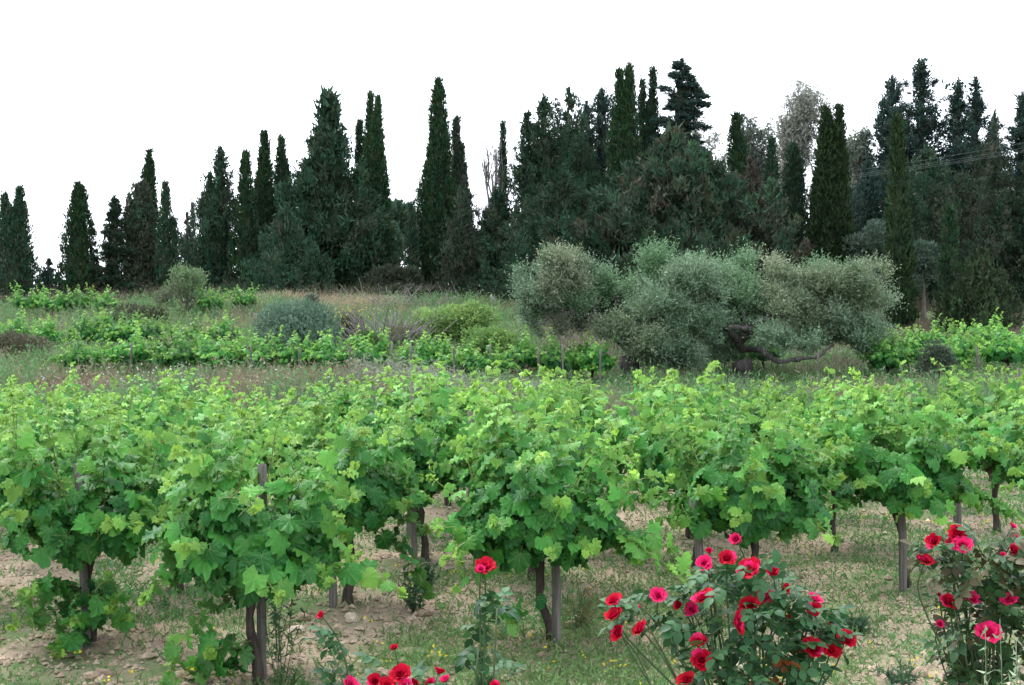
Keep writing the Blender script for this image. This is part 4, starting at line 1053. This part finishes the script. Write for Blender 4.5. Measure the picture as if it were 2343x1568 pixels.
def leaf_cloud(lv, shapes, rng):
    mb = MB()
    if not lv: return mb
    pos = np.array([l[0] for l in lv]); T = np.array([l[1] for l in lv]); N = np.array([l[2] for l in lv]); sz = np.array([l[3] for l in lv]); a = np.array([l[4] for l in lv])
    X = np.cross(T, N); k = rng.integers(len(shapes), size=len(lv))
    for s in range(len(shapes)):
        i = np.where(k == s)[0]
        if not len(i): continue
        V0, F0, L0 = shapes[s]
        V = pos[i][:, None] + sz[i][:, None, None] * (V0[None, :, 0:1] * X[i][:, None] + V0[None, :, 1:2] * T[i][:, None] + V0[None, :, 2:3] * N[i][:, None])
        F = (F0[None] + (np.arange(len(i)) * len(V0))[:, None, None]).reshape(-1, 3)
        C = np.repeat(age_col(a[i]) * rng.uniform(.8, 1.2, (len(i), 1)), len(V0), 0)
        mb.add(V.reshape(-1, 3), F, None, C, np.tile(L0, (len(i), 1)))
    return mb

def leaf_objs(lv, root, rng):
    for (pos, T, N, sz, a, node) in lv:
        X = np.cross(T, N); s = sz
        me = LEAF_MESH[int(rng.integers(6))][int(np.argmin(np.abs(np.array(AGES) - a)))]
        o = bpy.data.objects.new('leaf', me); COL.objects.link(o); o.parent = root
        o.matrix_basis = Matrix(((X[0] * s, T[0] * s, N[0] * s, pos[0]), (X[1] * s, T[1] * s, N[1] * s, pos[1]), (X[2] * s, T[2] * s, N[2] * s, pos[2]), (0, 0, 0, 1)))

VG = 'grapevines of the front vineyard'
def near_vine(px, d, label, seed, n_obj=190, gap=None, **kw):
    x = (px - W_PX / 2) / F_PX * d
    e = link('grapevine', None, None, (x, d, zg(x, d))); tag(e, label, 'grapevine', VG)
    g = gen_vine(seed, **kw); r = np.random.default_rng(seed + 500)
    link('trunk', vine_wood(g), e); link('shoots', vine_shoots(g), e)
    lv = g['leaves']
    if gap: lv = [l for l in lv if not (gap[0] < l[0][0] < gap[1] and gap[2] < l[0][2] < gap[3] and l[0][1] < .12)]      # the stake's top stands clear of the leaves
    sc = [l[3] * (1 + .9 * (-l[0][1]) / .7 + .4 * (l[0][2] - .8)) for l in lv]
    o = np.argsort(sc)[::-1]
    leaf_objs([lv[i] for i in o[:n_obj]], e, r)
    f = link('foliage', leaf_cloud([lv[i] for i in o[n_obj:]], LEAF_HI, r).mesh('foliage', M_VINE, True), e); f['kind'] = 'stuff'
    return e, x

near_vine(205, 8.0, 'grapevine with a leafy skirt of suckers round its stake, leftmost in front', 101, 230, gap=(-.15, .03, .98, 1.32), cmin=-.9, skirt=210, nsh=29, L=(.8, 1.1),
          extra=((200, 10, .5, .25), (260, 0, .45, .2), (300, 20, .5, .3), (330, 10, .35, .2), (230, 30, .45, .35), (180, 5, .45, .35), (280, 25, .4, .15), (250, -5, .3, .1), (90, 20, .4, .25)))
near_vine(588, 7.1, 'nearest grapevine, with a dark leaning trunk and low trailing cane', 102, 240, gap=(-.06, .10, 1.16, 1.42), cmin=-.9, skirt=210, nsh=29, L=(.8, 1.12), head=.60,
          extra=((205, -25, .65, .55), (195, -5, .6, .22), (230, 0, .3, .25), (-15, 5, .95, .62), (80, 80, 1.05, .7), (200, 0, .3, .15)), trunk_lean=(-.03, 0))
near_vine(1262, 8.1, 'grapevine with crooked trunk beside a flat grey stake, right of the single tall rose', 103, 240, cmin=-.9, skirt=210, nsh=30, L=(.8, 1.15), head=.58,
          extra=((-8, 14, 1.3, .68), (-20, 10, 1.1, .66), (205, -18, .7, .62), (120, 82, 1.15, .75), (95, 80, 1.1, .75), (200, -30, .25, .3)), trunk_lean=(-.10, 0))
near_vine(1720, 8.9, 'rounded dark-based grapevine directly behind the large red rose bush', 104, 230, cmin=-.9, skirt=210, nsh=31, L=(.75, 1.05), head=.60, low=.3)
near_vine(2075, 9.9, 'grapevine on a clean brown stake between the two rose bushes', 105, 210, nsh=29, L=(.8, 1.15), head=.64, extra=((5, 18, 1.25, .7), (-10, 12, 1.1, .7)), trunk_lean=(-.1, .0))
near_vine(795, 9.1, 'grapevine peeking out right behind the nearest vine', 106, 170, nsh=27, L=(.8, 1.1), extra=((-10, -2, 1.1, .6),))
near_vine(972, 11.0, 'grapevine with thin exposed trunk in the gap left of the single tall rose', 107, 150, nsh=27, L=(.8, 1.1), head=.58, trunk_lean=(-.08, 0))
near_vine(2400, 10.9, 'grapevine reaching in from the right edge above the right rose bush', 108, 120, nsh=27, L=(.8, 1.1))
near_vine(-70, 9.1, 'grapevine reaching in from the left edge behind the leftmost front vine', 109, 120, nsh=27, L=(.8, 1.1))

# the rest of the field: six vines turned and repeated, each one its own object
PROTO = []
for k in range(5):
    g = gen_vine(200 + k, nsh=29, L=(.75, 1.12), size=.130); r = np.random.default_rng(700 + k)
    lv = g['leaves']; sc = [l[3] * (1 + .5 * (l[0][2] - .8)) * r.uniform(.6, 1.2) for l in lv]; o = np.argsort(sc)[::-1]
    PROTO.append(dict(trunk=vine_wood(g), shoots=vine_shoots(g, True), sel=[lv[i] for i in o[:46]],
                      rest=leaf_cloud([lv[i] for i in o[46:]], LEAF_LO, r).mesh('foliage', M_VINE, True), full=leaf_cloud(lv, LEAF_LO, r).mesh('foliage', M_VINE, True)))

def spawn_vine(x, y, proto, rz, sc, label, group, objs=False, seed=0, sz=None):
    P = PROTO[proto]
    e = link('grapevine', None, None, (x, y, zg(x, y)), rz); e.scale = (sc, sc, sc if sz is None else sz); tag(e, label, 'grapevine', group)
    link('trunk', P['trunk'], e); link('shoots', P['shoots'], e)
    f = link('foliage', P['rest'] if objs else P['full'], e); f['kind'] = 'stuff'
    if objs: leaf_objs(P['sel'], e, np.random.default_rng(seed))
    return e

ORD = ['first', 'second', 'third', 'fourth', 'fifth', 'sixth', 'seventh', 'eighth', 'ninth', 'tenth', 'eleventh', 'twelfth', 'thirteenth', 'fourteenth', 'fifteenth', 'sixteenth', 'seventeenth']
P0 = np.array([-1.46, 7.1]); U = np.array([1.55, .93]); Vv = np.array([-1.40, .95])
taken = [(-2.73, 8.0), (-1.46, 7.1), (.26, 8.1), (1.73, 8.9), (3.17, 9.9), (-1.21, 9.1), (-.77, 11.0), (4.74, 10.9), (-3.99, 9.1)]
rows = {}
rr = np.random.default_rng(12)
for a in range(-12, 22):
    for b in range(-12, 22):
        k = a + b
        if k < 1 or k > 15: continue
        q = P0 + a * U + b * Vv + rr.normal(size=2) * .13
        if abs(q[0]) > q[1] * .43 + .55 or q[1] < 8.5: continue
        if min(np.hypot(q[0] - t[0], q[1] - t[1]) for t in taken) < 1.05: continue
        # a bare gap in the field, and its curved far edge
        if q[1] > 20.2 + .12 * q[0] + .4 * math.sin(q[0] * .7): continue
        rows.setdefault(k, []).append(q)
i = 0
for rk, k in enumerate(sorted(rows)):
    for j, q in enumerate(sorted(rows[k], key=lambda v: v[0])):
        i += 1
        lab = 'leafy green grapevine, %s from the left in the %s row behind the front vines' % (ORD[j], ORD[rk])
        spawn_vine(q[0], q[1], int(rr.integers(5)), rr.random() * 6.3, rr.uniform(.88, 1.06) * (.9 if q[1] > 15 else 1), lab, VG, q[1] < 15.5, i)

# second row and the terraces
def far_row(pts, where, group):
    for j, (px, d, s) in enumerate(pts):
        x = (px - W_PX / 2) / F_PX * d
        spawn_vine(x, d, int(rr.integers(5)), rr.random() * 6.3, s, '%s, %s from the left' % (where, ORD[j]), group)
far_row([(x, 27.2 + rr.normal() * .25, rr.uniform(.76, .9)) for x in (190, 300, 405, 490, 585, 670, 755, 850, 960, 1040, 1110, 1190, 1275, 1355)],
        'bright green grapevine in the staked row behind the weedy bank', 'grapevines of the second row')
far_row([(1660, 30.5, .85), (1745, 31, .8), (1560, 31, .8)], 'grapevine glimpsed beneath the big olive tree', 'grapevines under the olive')
far_row([(x, 28 + (j % 3) * 1.6 + rr.normal() * .2, rr.uniform(.8, .95)) for j, x in enumerate((2030, 2075, 2125, 2165, 2215, 2260, 2305, 2350))],
        'grapevine on the terrace below the right-hand wood', 'grapevines of the right terrace')
far_row([(x, 33.5 + rr.normal() * .3, rr.uniform(.75, .9)) for x in (30, 110, 195, 270, 350, 430, 510)], 'grapevine on the middle left terrace', 'grapevines of the middle terrace')
far_row([(x, 42.3 + rr.normal() * .3, rr.uniform(.75, .9)) for x in (60, 120, 180, 240, 480, 560)], 'grapevine on the topmost left terrace', 'grapevines of the top terrace')

# ------------------------------------------------------------------ stakes
def stake(px, d, hgt, label, w=.035, lean=(0, 0), square=False, seed=0, group='wooden vine stakes', dx=0.):
    r = np.random.default_rng(seed); x = (px - W_PX / 2) / F_PX * d + dx
    k = np.linspace(0, 1, 7)[:, None]
    P = np.hstack([k * lean[0] + r.normal(size=(7, 1)) * .003, k * lean[1] + r.normal(size=(7, 1)) * .003, k * hgt]); P[0, 2] = -.15
    w = w * .76; V, T, Q = tube(P, w * (1.06 - .12 * k[:, 0]), 4 if square else 9)
    V = V + r.normal(size=V.shape) * (.0008 if square else .002)
    V[-1, 2] += .006
    mb = MB(); mb.add(V, T, Q, (.5, .5, .5))
    o = link('vine_stake', mb.mesh('vine_stake', M_STAKE, not square), None, (x, d, zg(x, d))); tag(o, label, 'stake', group)
stake(200, 7.93, 1.18, 'grey wooden stake poking out of the leftmost front vine', .034, (-.06, 0), seed=1)
stake(590, 7.2, 1.24, 'thick grey stake inside the nearest vine', .038, (.0, .03), seed=2, dx=.02)
stake(1275, 8.0, 1.0, 'flat sawn grey stake beside the crooked vine trunk', .036, (-.02, 0), True, seed=3)
stake(2066, 9.75, 1.05, 'clean brown stake standing between the two rose bushes', .04, (-.02, 0), seed=4)
stake(765, 9.0, .85, 'leaning grey stake behind the nearest vine', .038, (-.05, 0), seed=5)
stake(946, 10.9, .9, 'grey stake in the gap left of the single tall rose', .035, (0, 0), seed=6)
stake(1612, 8.75, .85, 'dark stake at the left foot of the vine behind the large rose bush', .04, (-.08, 0), seed=12)
stake(2190, 12.8, 1.0, 'short thick stake behind the right rose bush', .055, (-.02, 0), seed=7)
stake(936, 12.6, 1.58, 'stake with pale top rising above the leaves in mid field', .032, (.03, 0), seed=8)
stake(853, 14.2, 1.50, 'stub of a stake just left of the pale-topped stake', .035, (0, 0), seed=9)
stake(1076, 11.8, 1.32, 'stake top hidden among leaves right of the pale-topped stake', .03, (0, 0), seed=10)
stake(2330, 20.5, 1.5, 'grey stake at the far right of the vineyard', .045, (0, 0), seed=11)
sl = ['thin grey stake in the second vine row, %s from the left' % ORD[j] for j in range(14)]
for j, (px, top) in enumerate(((210, 815), (297, 785), (420, 800), (575, 790), (686, 795), (797, 792), (814, 805), (897, 788), (942, 790), (1043, 790), (1120, 788), (1230, 795), (1290, 788), (1372, 800))):
    x = (px - W_PX / 2) / F_PX * 26.6; stake(px, 26.6, top_h(top, 26.6, zg(x, 26.6)), sl[j], .032, (rr.normal() * .03, 0), seed=20 + j, group='stakes of the second row')
for j, (px, top, d, lb) in enumerate(((1872, 805, 27, 'thin grey stake under the right side of the big olive'), (2240, 792, 27.4, 'grey stake on the terrace below the right-hand wood'),
                                      (362, 742, 33, 'thin stake on the middle left terrace, left one'), (530, 745, 33, 'thin stake on the middle left terrace, right one'), (490, 805, 28.5, 'thin pale pole standing in the weeds left of the olive bush'))):
    x = (px - W_PX / 2) / F_PX * d; stake(px, d, top_h(top, d, zg(x, d)), lb, .034, (rr.normal() * .03, 0), seed=50 + j, group='stakes of the terraces')

# ------------------------------------------------------------------ roses
def petal_mesh(w, h, cup, curl, col, col2, seed):
    r = np.random.default_rng(seed); u = np.linspace(-1, 1, 7); v = np.linspace(0, 1, 6)
    Uu, Vq = np.meshgrid(u, v)
    wid = w * np.sqrt(np.clip(1 - (Vq * 1.02 - .62) ** 2 / .42, 0.04, 1)) * (.35 + .65 * np.clip(Vq * 2.2, 0, 1))
    x = Uu * wid; out = cup * Vq ** .8 + curl * np.clip(Vq - .6, 0, 1) ** 2 * 3 - .32 * wid * Uu ** 2 * (1 - Vq * .6)
    z = h * Vq * (1 - .10 * Uu ** 2)
    out = out + .07 * h * np.sin(Uu * 4 + r.random() * 6) * Vq ** 2 ; z = z + .05 * h * np.sin(Uu * 5 + r.random() * 6) * Vq ** 2
    V = np.stack([x, out, z], -1).reshape(-1, 3)
    i = (np.arange(5)[:, None] * 7 + np.arange(6)[None]).ravel()
    C = np.array(col)[None] * (1 - Vq.ravel()[:, None] ** 1.5) + np.array(col2)[None] * Vq.ravel()[:, None] ** 1.5
    mb = MB(); mb.add(V, None, np.stack([i, i + 1, i + 8, i + 7], -1), C); return mb
RED, RED2, PINK, PALE = (.33, .0015, .012), (.40, .0022, .018), (.44, .004, .052), (.55, .06, .14)
PET = {}
for nm, c1, c2 in (('red', RED, RED2), ('deep', (.36, .003, .010), RED), ('pink', PINK, (.66, .02, .12)), ('pale', PALE, PINK)):
    PET[nm] = dict(outer=[petal_mesh(.62, .88, .62, .42, c1, c2, s).mesh('petal', M_PETAL, True) for s in range(2)],
                   mid=[petal_mesh(.54, .86, .36, .22, c1, c2, s + 5).mesh('petal', M_PETAL, True) for s in range(2)],
                   inner=[petal_mesh(.40, .80, .12, -.02, c1, c2, s + 9).mesh('petal', M_PETAL, True) for s in range(2)])
def core_mesh(c, seed):
    r = np.random.default_rng(seed); mb = MB(); m = 30
    t = np.linspace(0, 1, m); a = t * 2 * PI * 2.3; rad = .06 + .24 * t; hgt = .80 - .10 * t + .04 * np.sin(a * 2)
    V = np.concatenate([np.stack([rad * .5 * np.cos(a), rad * .5 * np.sin(a), 0 * a + .05], -1), np.stack([rad * np.cos(a), rad * np.sin(a), hgt * .62], -1), np.stack([rad * .86 * np.cos(a), rad * .86 * np.sin(a), hgt], -1)])
    i = np.arange(m - 1); mb.add(V, None, np.vstack([np.stack([i, i + 1, i + m + 1, i + m], -1), np.stack([i + m, i + m + 1, i + 2 * m + 1, i + 2 * m], -1)]), c)
    return mb.mesh('bloom', M_PETAL, True)
CORE = {k: core_mesh(c, 3) for k, c in (('red', RED), ('deep', (.33, .003, .010)), ('pink', PINK), ('pale', PALE))}
sb = MB()
for k in range(5):
    a = k * 2 * PI / 5; c, s = math.cos(a), math.sin(a)
    sb.add([(0, 0, 0), (c * .16 - s * .09, s * .16 + c * .09, .02), (c * .55, s * .55, -.22), (c * .16 + s * .09, s * .16 - c * .09, .02)], None, [(0, 1, 2, 3)], (.06, .13, .04))
V, T, Q = tube([(0, 0, -.25), (0, 0, -.08), (0, 0, .1)], [.06, .13, .10], 7); sb.add(V, T, Q, (.06, .13, .04))
SEPAL = sb.mesh('sepals', M_ROSELEAF, True)

def bloom(root, p, axis, r, kind, openness, rng):
    """a rose head: core mesh (part) with petals and sepals as its pieces"""
    q = Vector(axis).normalized().to_track_quat('Z', 'Y')
    o = bpy.data.objects.new('bloom', CORE[kind]); COL.objects.link(o); o.parent = root
    o.matrix_basis = Matrix.Translation(Vector(p)) @ q.to_matrix().to_4x4() @ Matrix.Rotation(rng.random() * 6.3, 4, 'Z') @ Matrix.Diagonal((r, r, r, 1))
    so = bpy.data.objects.new('sepals', SEPAL); COL.objects.link(so); so.parent = o
    rings = [('inner', 4, .10, .0, .95), ('mid', 5, .14, .05, 1.0), ('outer', 6, .16, .12, 1.05)]
    if openness < .35: rings = rings[:1] + [('inner', 4, .16, .03, 1.0)]
    elif openness < .7: rings = rings[:2] + [('mid', 5, .17, .12, 1.05)]
    for (nm, cnt, off, tilt, s) in rings:
        ph = rng.random() * 6.3
        for k in range(cnt):
            a = ph + 2 * PI * (k + rng.uniform(-.18, .18)) / cnt
            c = bpy.data.objects.new('petal', PET[kind if rng.random() < .8 else ('pink' if kind == 'red' else kind)][nm][int(rng.integers(2))]); COL.objects.link(c); c.parent = o
            ss = s * rng.uniform(.88, 1.1)
            # petal's local +y is outward
            c.matrix_basis = Matrix.Rotation(a - PI / 2, 4, 'Z') @ Matrix.Translation((0, off, rng.uniform(-.04, .05))) @ Matrix.Rotation(-tilt - rng.uniform(0, .3) * openness, 4, 'X') @ Matrix.Rotation(rng.normal() * .12, 4, 'Y') @ Matrix.Diagonal((ss, ss, ss, 1))
    return o

def rose_leaf(seed, cols):
    r = np.random.default_rng(seed); mb = MB()
    def leaflet(b, dr, L_):
        dr = nrm(np.array(dr, float)); sd = np.cross(dr, (0, 0, 1)); sd = nrm(sd)
        t = np.array([0, .2, .45, .7, .9, 1.0]); w = np.array([.04, .28, .36, .29, .13, 0]) * L_
        ctr = b + dr * (t * L_)[:, None] + np.array([0, 0, -.25 * L_]) * (t ** 2)[:, None]
        fold = np.array([0, 0, .10 * L_])
        Lf = ctr + sd * w[:, None] + fold * (w / L_ * 2.5)[:, None]; Rt = ctr - sd * w[:, None] + fold * (w / L_ * 2.5)[:, None]
        V = np.vstack([ctr, Lf, Rt]); i = np.arange(5)
        mb.add(V, None, np.vstack([np.stack([i, i + 1, i + 7, i + 6], -1), np.stack([i + 12, i + 13, i + 1, i], -1)]), np.array(cols[r.integers(len(cols))]) * r.uniform(.8, 1.2))
    mb.add(*tube([(0, 0, 0), (0, .5, .03), (0, .95, -.02)], .015, 4), (.08, .12, .04))
    for y, L_ in ((.38, .42), (.72, .5)):
        for s in (-1, 1): leaflet(np.array([0, y, .02]), (s * .95, .45, r.uniform(-.1, .2)), L_ * r.uniform(.85, 1.1))
    leaflet(np.array([0, .93, -.02]), (0, 1, -.1), .58)
    return mb.mesh('leaf', M_ROSELEAF, True)
RL_G = [rose_leaf(s, [(.026, .085, .028), (.036, .11, .034), (.020, .068, .026)]) for s in range(4)]
RL_B = [rose_leaf(s + 10, [(.050, .075, .028), (.070, .062, .028), (.035, .085, .03), (.03, .08, .028)]) for s in range(4)]
RL_D = [rose_leaf(s + 20, [(.26, .09, .03), (.19, .06, .02)]) for s in range(2)]

def rose_plant(name, label, px, d, blooms, n_leaf, seed, leafbox, mats=RL_G, cat='rose bush', group='red roses in front of the vineyard', dead=0, stems_from=.12):
    """blooms: (x, y, radius px, kind, openness, depth offset); leafbox: list of (x, y, rx, ry) in the photo"""
    rng = np.random.default_rng(seed)
    x0 = (px - W_PX / 2) / F_PX * d; z0 = zg(x0, d); o0 = np.array([x0, d, z0])
    e = link(name, None, None, o0); tag(e, label, cat, group)
    st = MB(); s_pts = []
    top = [at(b[0], b[1], d + b[5]) - o0 for b in blooms]
    for p, b in zip(top, blooms):
        base = np.array([rng.normal() * stems_from * .6, rng.normal() * stems_from * .6, -.03])
        ax = nrm(np.array([p[0] * .9 + rng.normal() * .35, -.55 + rng.normal() * .35, .75 + rng.normal() * .25]))
        r = b[2] / F_PX * d * .80
        q = p - ax * r * .55
        m1 = base * .6 + q * .4 + np.array([-.10 * q[0], rng.normal() * .03, .10 * q[2]]); m2 = q - ax * .10 - np.array([0, 0, .04])
        V, T, Q = limb([base, m1, m2, q], .0052 if b[2] > 14 else .004, .0024, 6, None); st.add(V, T, Q, (.040, .072, .028))
        s_pts += [base * (1 - k) ** 2 + 2 * m1 * k * (1 - k) + m2 * k * k for k in np.linspace(.45, 1, 5)]
        bloom(e, q, ax, r, b[3], b[4], rng)
    for (x, y, rx, ry) in leafbox:
        for k in range(1):
            c = at(x + rng.normal() * rx * .5, y + rng.normal() * ry * .4, d + rng.normal() * .08) - o0
            base = np.array([rng.normal() * .05, rng.normal() * .05, -.03])
            st.add(*limb([base, base * .5 + c * .5 + np.array([0, 0, .05]), c], .007, .003, 5), (.06, .085, .035))
    link('stems', st.mesh('stems', M_SHOOT, True), e)
    tot = sum(b[2] * b[3] for b in leafbox)
    for (x, y, rx, ry) in leafbox:
        for k in range(int(n_leaf * rx * ry / tot)):
            a = rng.random() * 6.3; q = rng.random() ** .5
            dd = rng.normal() * rx / F_PX * d * .5 + .045
            p = at(x + rx * q * math.cos(a), y + ry * q * math.sin(a), d + dd) - o0
            out = nrm(p * np.array([1, 1, 0]) + rng.normal(size=3) * .10 + np.array([0, -.05, 0]))
            T = nrm(out + np.array([0, 0, rng.uniform(-.4, .35)])); N = nrm(np.array([0, 0, 1.]) * .8 + out * .35 + rng.normal(size=3) * .3); N = nrm(N - T * np.dot(N, T)); X = np.cross(T, N)
            s = rng.uniform(.06, .095)
            isdead = dead and (x > 1740 and y > 1490) and rng.random() < dead
            me = (RL_D if isdead else mats)[int(rng.integers(2 if isdead else 4))]
            o = bpy.data.objects.new('leaf', me); COL.objects.link(o); o.parent = e
            o.matrix_basis = Matrix(((X[0] * s, T[0] * s, N[0] * s, p[0]), (X[1] * s, T[1] * s, N[1] * s, p[1]), (X[2] * s, T[2] * s, N[2] * s, p[2]), (0, 0, 0, 1)))
    return e

B1 = [(1682, 1233, 22, 'pink', .6, .05), (1663, 1276, 22, 'red', .9, -.02), (1610, 1288, 20, 'pink', .8, .02), (1622, 1260, 13, 'red', .4, .05), (1714, 1300, 29, 'red', 1, -.1),
      (1767, 1308, 22, 'red', .6, 0), (1632, 1330, 11, 'red', .2, 0), (1606, 1364, 28, 'red', 1, -.12), (1505, 1361, 21, 'pink', .8, 0), (1716, 1380, 26, 'deep', 1, -.05),
      (1752, 1364, 24, 'pale', 1, -.02), (1798, 1348, 20, 'red', .6, .05), (1550, 1385, 16, 'red', .5, .02), (1580, 1394, 18, 'pink', .7, .05), (1637, 1415, 12, 'red', .3, -.05),
      (1691, 1423, 29, 'red', 1, -.15), (1462, 1387, 9, 'pink', .2, 0), (1403, 1372, 21, 'red', .8, .02), (1402, 1405, 24, 'deep', 1, -.02), (1410, 1447, 22, 'red', .7, -.02), (1462, 1437, 23, 'red', .7, -.05),
      (1597, 1465, 21, 'red', .8, -.12), (1605, 1508, 25, 'red', .9, -.15), (1568, 1552, 25, 'deep', .9, -.15), (1866, 1368, 18, 'pink', .7, .05), (1862, 1394, 19, 'red', .7, .02), (1805, 1410, 11, 'red', .3, 0),
      (1897, 1427, 8, 'red', .2, 0), (1858, 1481, 27, 'red', 1, -.05), (1902, 1486, 25, 'deep', 1, -.02), (1936, 1461, 24, 'red', .8, 0)]
rose_plant('rose_bush', 'large red rose bush in the foreground, covered in open blooms', 1715, 4.6, B1, 380, 301,
           [(1700, 1370, 110, 95), (1690, 1480, 130, 90), (1590, 1390, 60, 60), (1800, 1430, 70, 80), (1720, 1560, 140, 90), (1480, 1400, 55, 35), (1870, 1440, 40, 50), (1780, 1540, 40, 75)], dead=.85)
B2 = [(2134, 1237, 22, 'red', .7, 0), (2190, 1220, 24, 'red', .8, 0), (2202, 1246, 23, 'pink', .9, -.04), (2172, 1240, 15, 'red', .5, .02), (2117, 1280, 20, 'red', .9, -.02), (2194, 1305, 12, 'pink', .5, 0), (2318, 1203, 12, 'pink', .4, 0),
      (2326, 1226, 9, 'pink', .3, 0), (2294, 1268, 12, 'pink', .4, 0), (2322, 1260, 20, 'red', .8, 0), (2330, 1282, 20, 'pink', .8, -.03), (2172, 1375, 24, 'red', .8, -.06), (2148, 1360, 12, 'red', .3, -.05), (2224, 1367, 21, 'pink', .9, -.06), (2308, 1370, 20, 'pink', .9, -.08),
      (2262, 1443, 28, 'pink', 1, -.15), (2150, 1427, 14, 'pink', .5, -.02)]
rose_plant('rose_bush', 'browner red rose bush cut by the right edge', 2262, 4.9, B2, 330, 302,
           [(2240, 1290, 95, 60), (2260, 1380, 90, 70), (2250, 1480, 90, 90), (2310, 1330, 60, 90), (2270, 1560, 90, 60), (2160, 1270, 40, 40)], mats=RL_B + [])
B3 = [(733, 1407, 15, 'red', .4, 0), (901, 1480, 14, 'red', .35, 0), (915, 1541, 25, 'red', .8, -.02), (1006, 1533, 20, 'red', .6, 0), (1018, 1552, 17, 'pink', .6, -.04), (803, 1566, 23, 'pink', .9, -.03), (858, 1558, 20, 'red', .8, 0),
      (886, 1566, 22, 'deep', .8, -.05), (950, 1560, 16, 'red', .6, 0), (985, 1570, 20, 'red', .7, -.03), (926, 1570, 19, 'pink', .7, -.05), (1130, 1570, 15, 'red', .7, -.05)]
rose_plant('rose_bush', 'low red rose bush cut by the bottom edge, with two thin upright buds', 910, 4.3, B3, 60, 303, [(930, 1620, 120, 60), (770, 1490, 28, 50), (800, 1560, 30, 50), (890, 1530, 30, 30)])
rose_plant('single_rose', 'single tall rose stem with one pink-red bloom at centre', 1104, 4.5, [(1108, 1296, 25, 'red', .7, 0), (1100, 1302, 16, 'pink', .6, -.03)], 34, 304,
           [(1125, 1380, 32, 42), (1105, 1470, 38, 50), (1110, 1550, 40, 40)], cat='rose', stems_from=.01)

# wild oats at the lower right, and taller single weeds on the soil
def weed(px, d, hgt, label, seed, pal, ns=9, oats=False, name='weed', spread=.35, ll=.05, lw=.02, cat='weed'):
    r = np.random.default_rng(seed); x = (px - W_PX / 2) / F_PX * d
    e = link(name, None, None, (x, d, zg(x, d))); tag(e, label, cat, 'tall weeds')
    sm = MB(); lf = MB()
    for k in range(ns):
        q = np.array([r.normal() * spread, r.normal() * spread, 1.]) ; q = q / np.linalg.norm(q) * hgt * r.uniform(.65, 1.05)
        b = np.array([r.normal() * .03, r.normal() * .03, -.02]); m_ = b * .5 + q * .5 + r.normal(size=3) * hgt * .04
        sm.add(*limb([b, m_, b + q], .003, .0012, 4), np.array(pal[0]) * .9)
        m = 26 if oats else 22
        t = r.uniform(.55 if oats else .15, 1, m)[:, None]; P = b + (m_ - b) * np.clip(t * 2, 0, 1) + (b + q - m_) * np.clip(t * 2 - 1, 0, 1)
        D = r.normal(size=(m, 3)) * (.35 if oats else .8) + (nrm(q) * .5 + np.array([0, 0, -.6]) if oats else np.array([0, 0, .25]))
        blades(lf, P, D, ll * r.uniform(.6, 1.3, m), lw * r.uniform(.7, 1.3, m), pick(r, pal, m), r, .1)
    link('stems', sm.mesh('stems', M_GRASS, True), e); link('leaves', lf.mesh('leaves', M_GRASS), e)
OAT = [(.20, .27, .16), (.26, .32, .20), (.15, .23, .12)]
weed(2338, 4.25, 1.0, 'silvery wild oat clump at the lower right corner', 1, OAT, 26, True, 'wild_oat', .07, .035, .009, 'grass clump')
WD = [(.045, .095, .045), (.06, .12, .05), (.05, .10, .06)]
weed(945, 9.0, .33, 'dark feathery weed on the soil left of the single tall rose', 2, WD, 12, spread=.5)
weed(975, 9.8, .28, 'second feathery weed just behind the dark one at centre', 3, WD, 9, spread=.5)
weed(640, 7.1, .62, 'tall leafy weed beside the nearest vine trunk', 4, WD, 8, spread=.12, ll=.06, lw=.012)
weed(2060, 7.0, .16, 'dark low weed tuft between the rose bushes', 5, WD, 16, spread=.7, ll=.05, lw=.01)
weed(1330, 8.4, .30, 'grassy weed right of the flat grey stake', 6, [(.10, .15, .06), (.18, .15, .07)], 14, spread=.45, ll=.07, lw=.006)
weed(1960, 8.2, .14, 'broad low weed behind the large rose bush on its right', 7, WD, 14, spread=.8, ll=.05, lw=.02)
weed(640, 6.8, .2, 'low weed tuft at the foot of the nearest vine', 8, GREEN, 18, spread=.6, ll=.06, lw=.01)
weed(2330, 4.7, .5, 'leafy stalks behind the wild oat clump', 9, WD, 10, spread=.3, ll=.06, lw=.014)
print('OBJECTS', len(bpy.data.objects), 'TRIS', sum(len(m.loops) - 2 * len(m.polygons) for m in bpy.data.meshes))
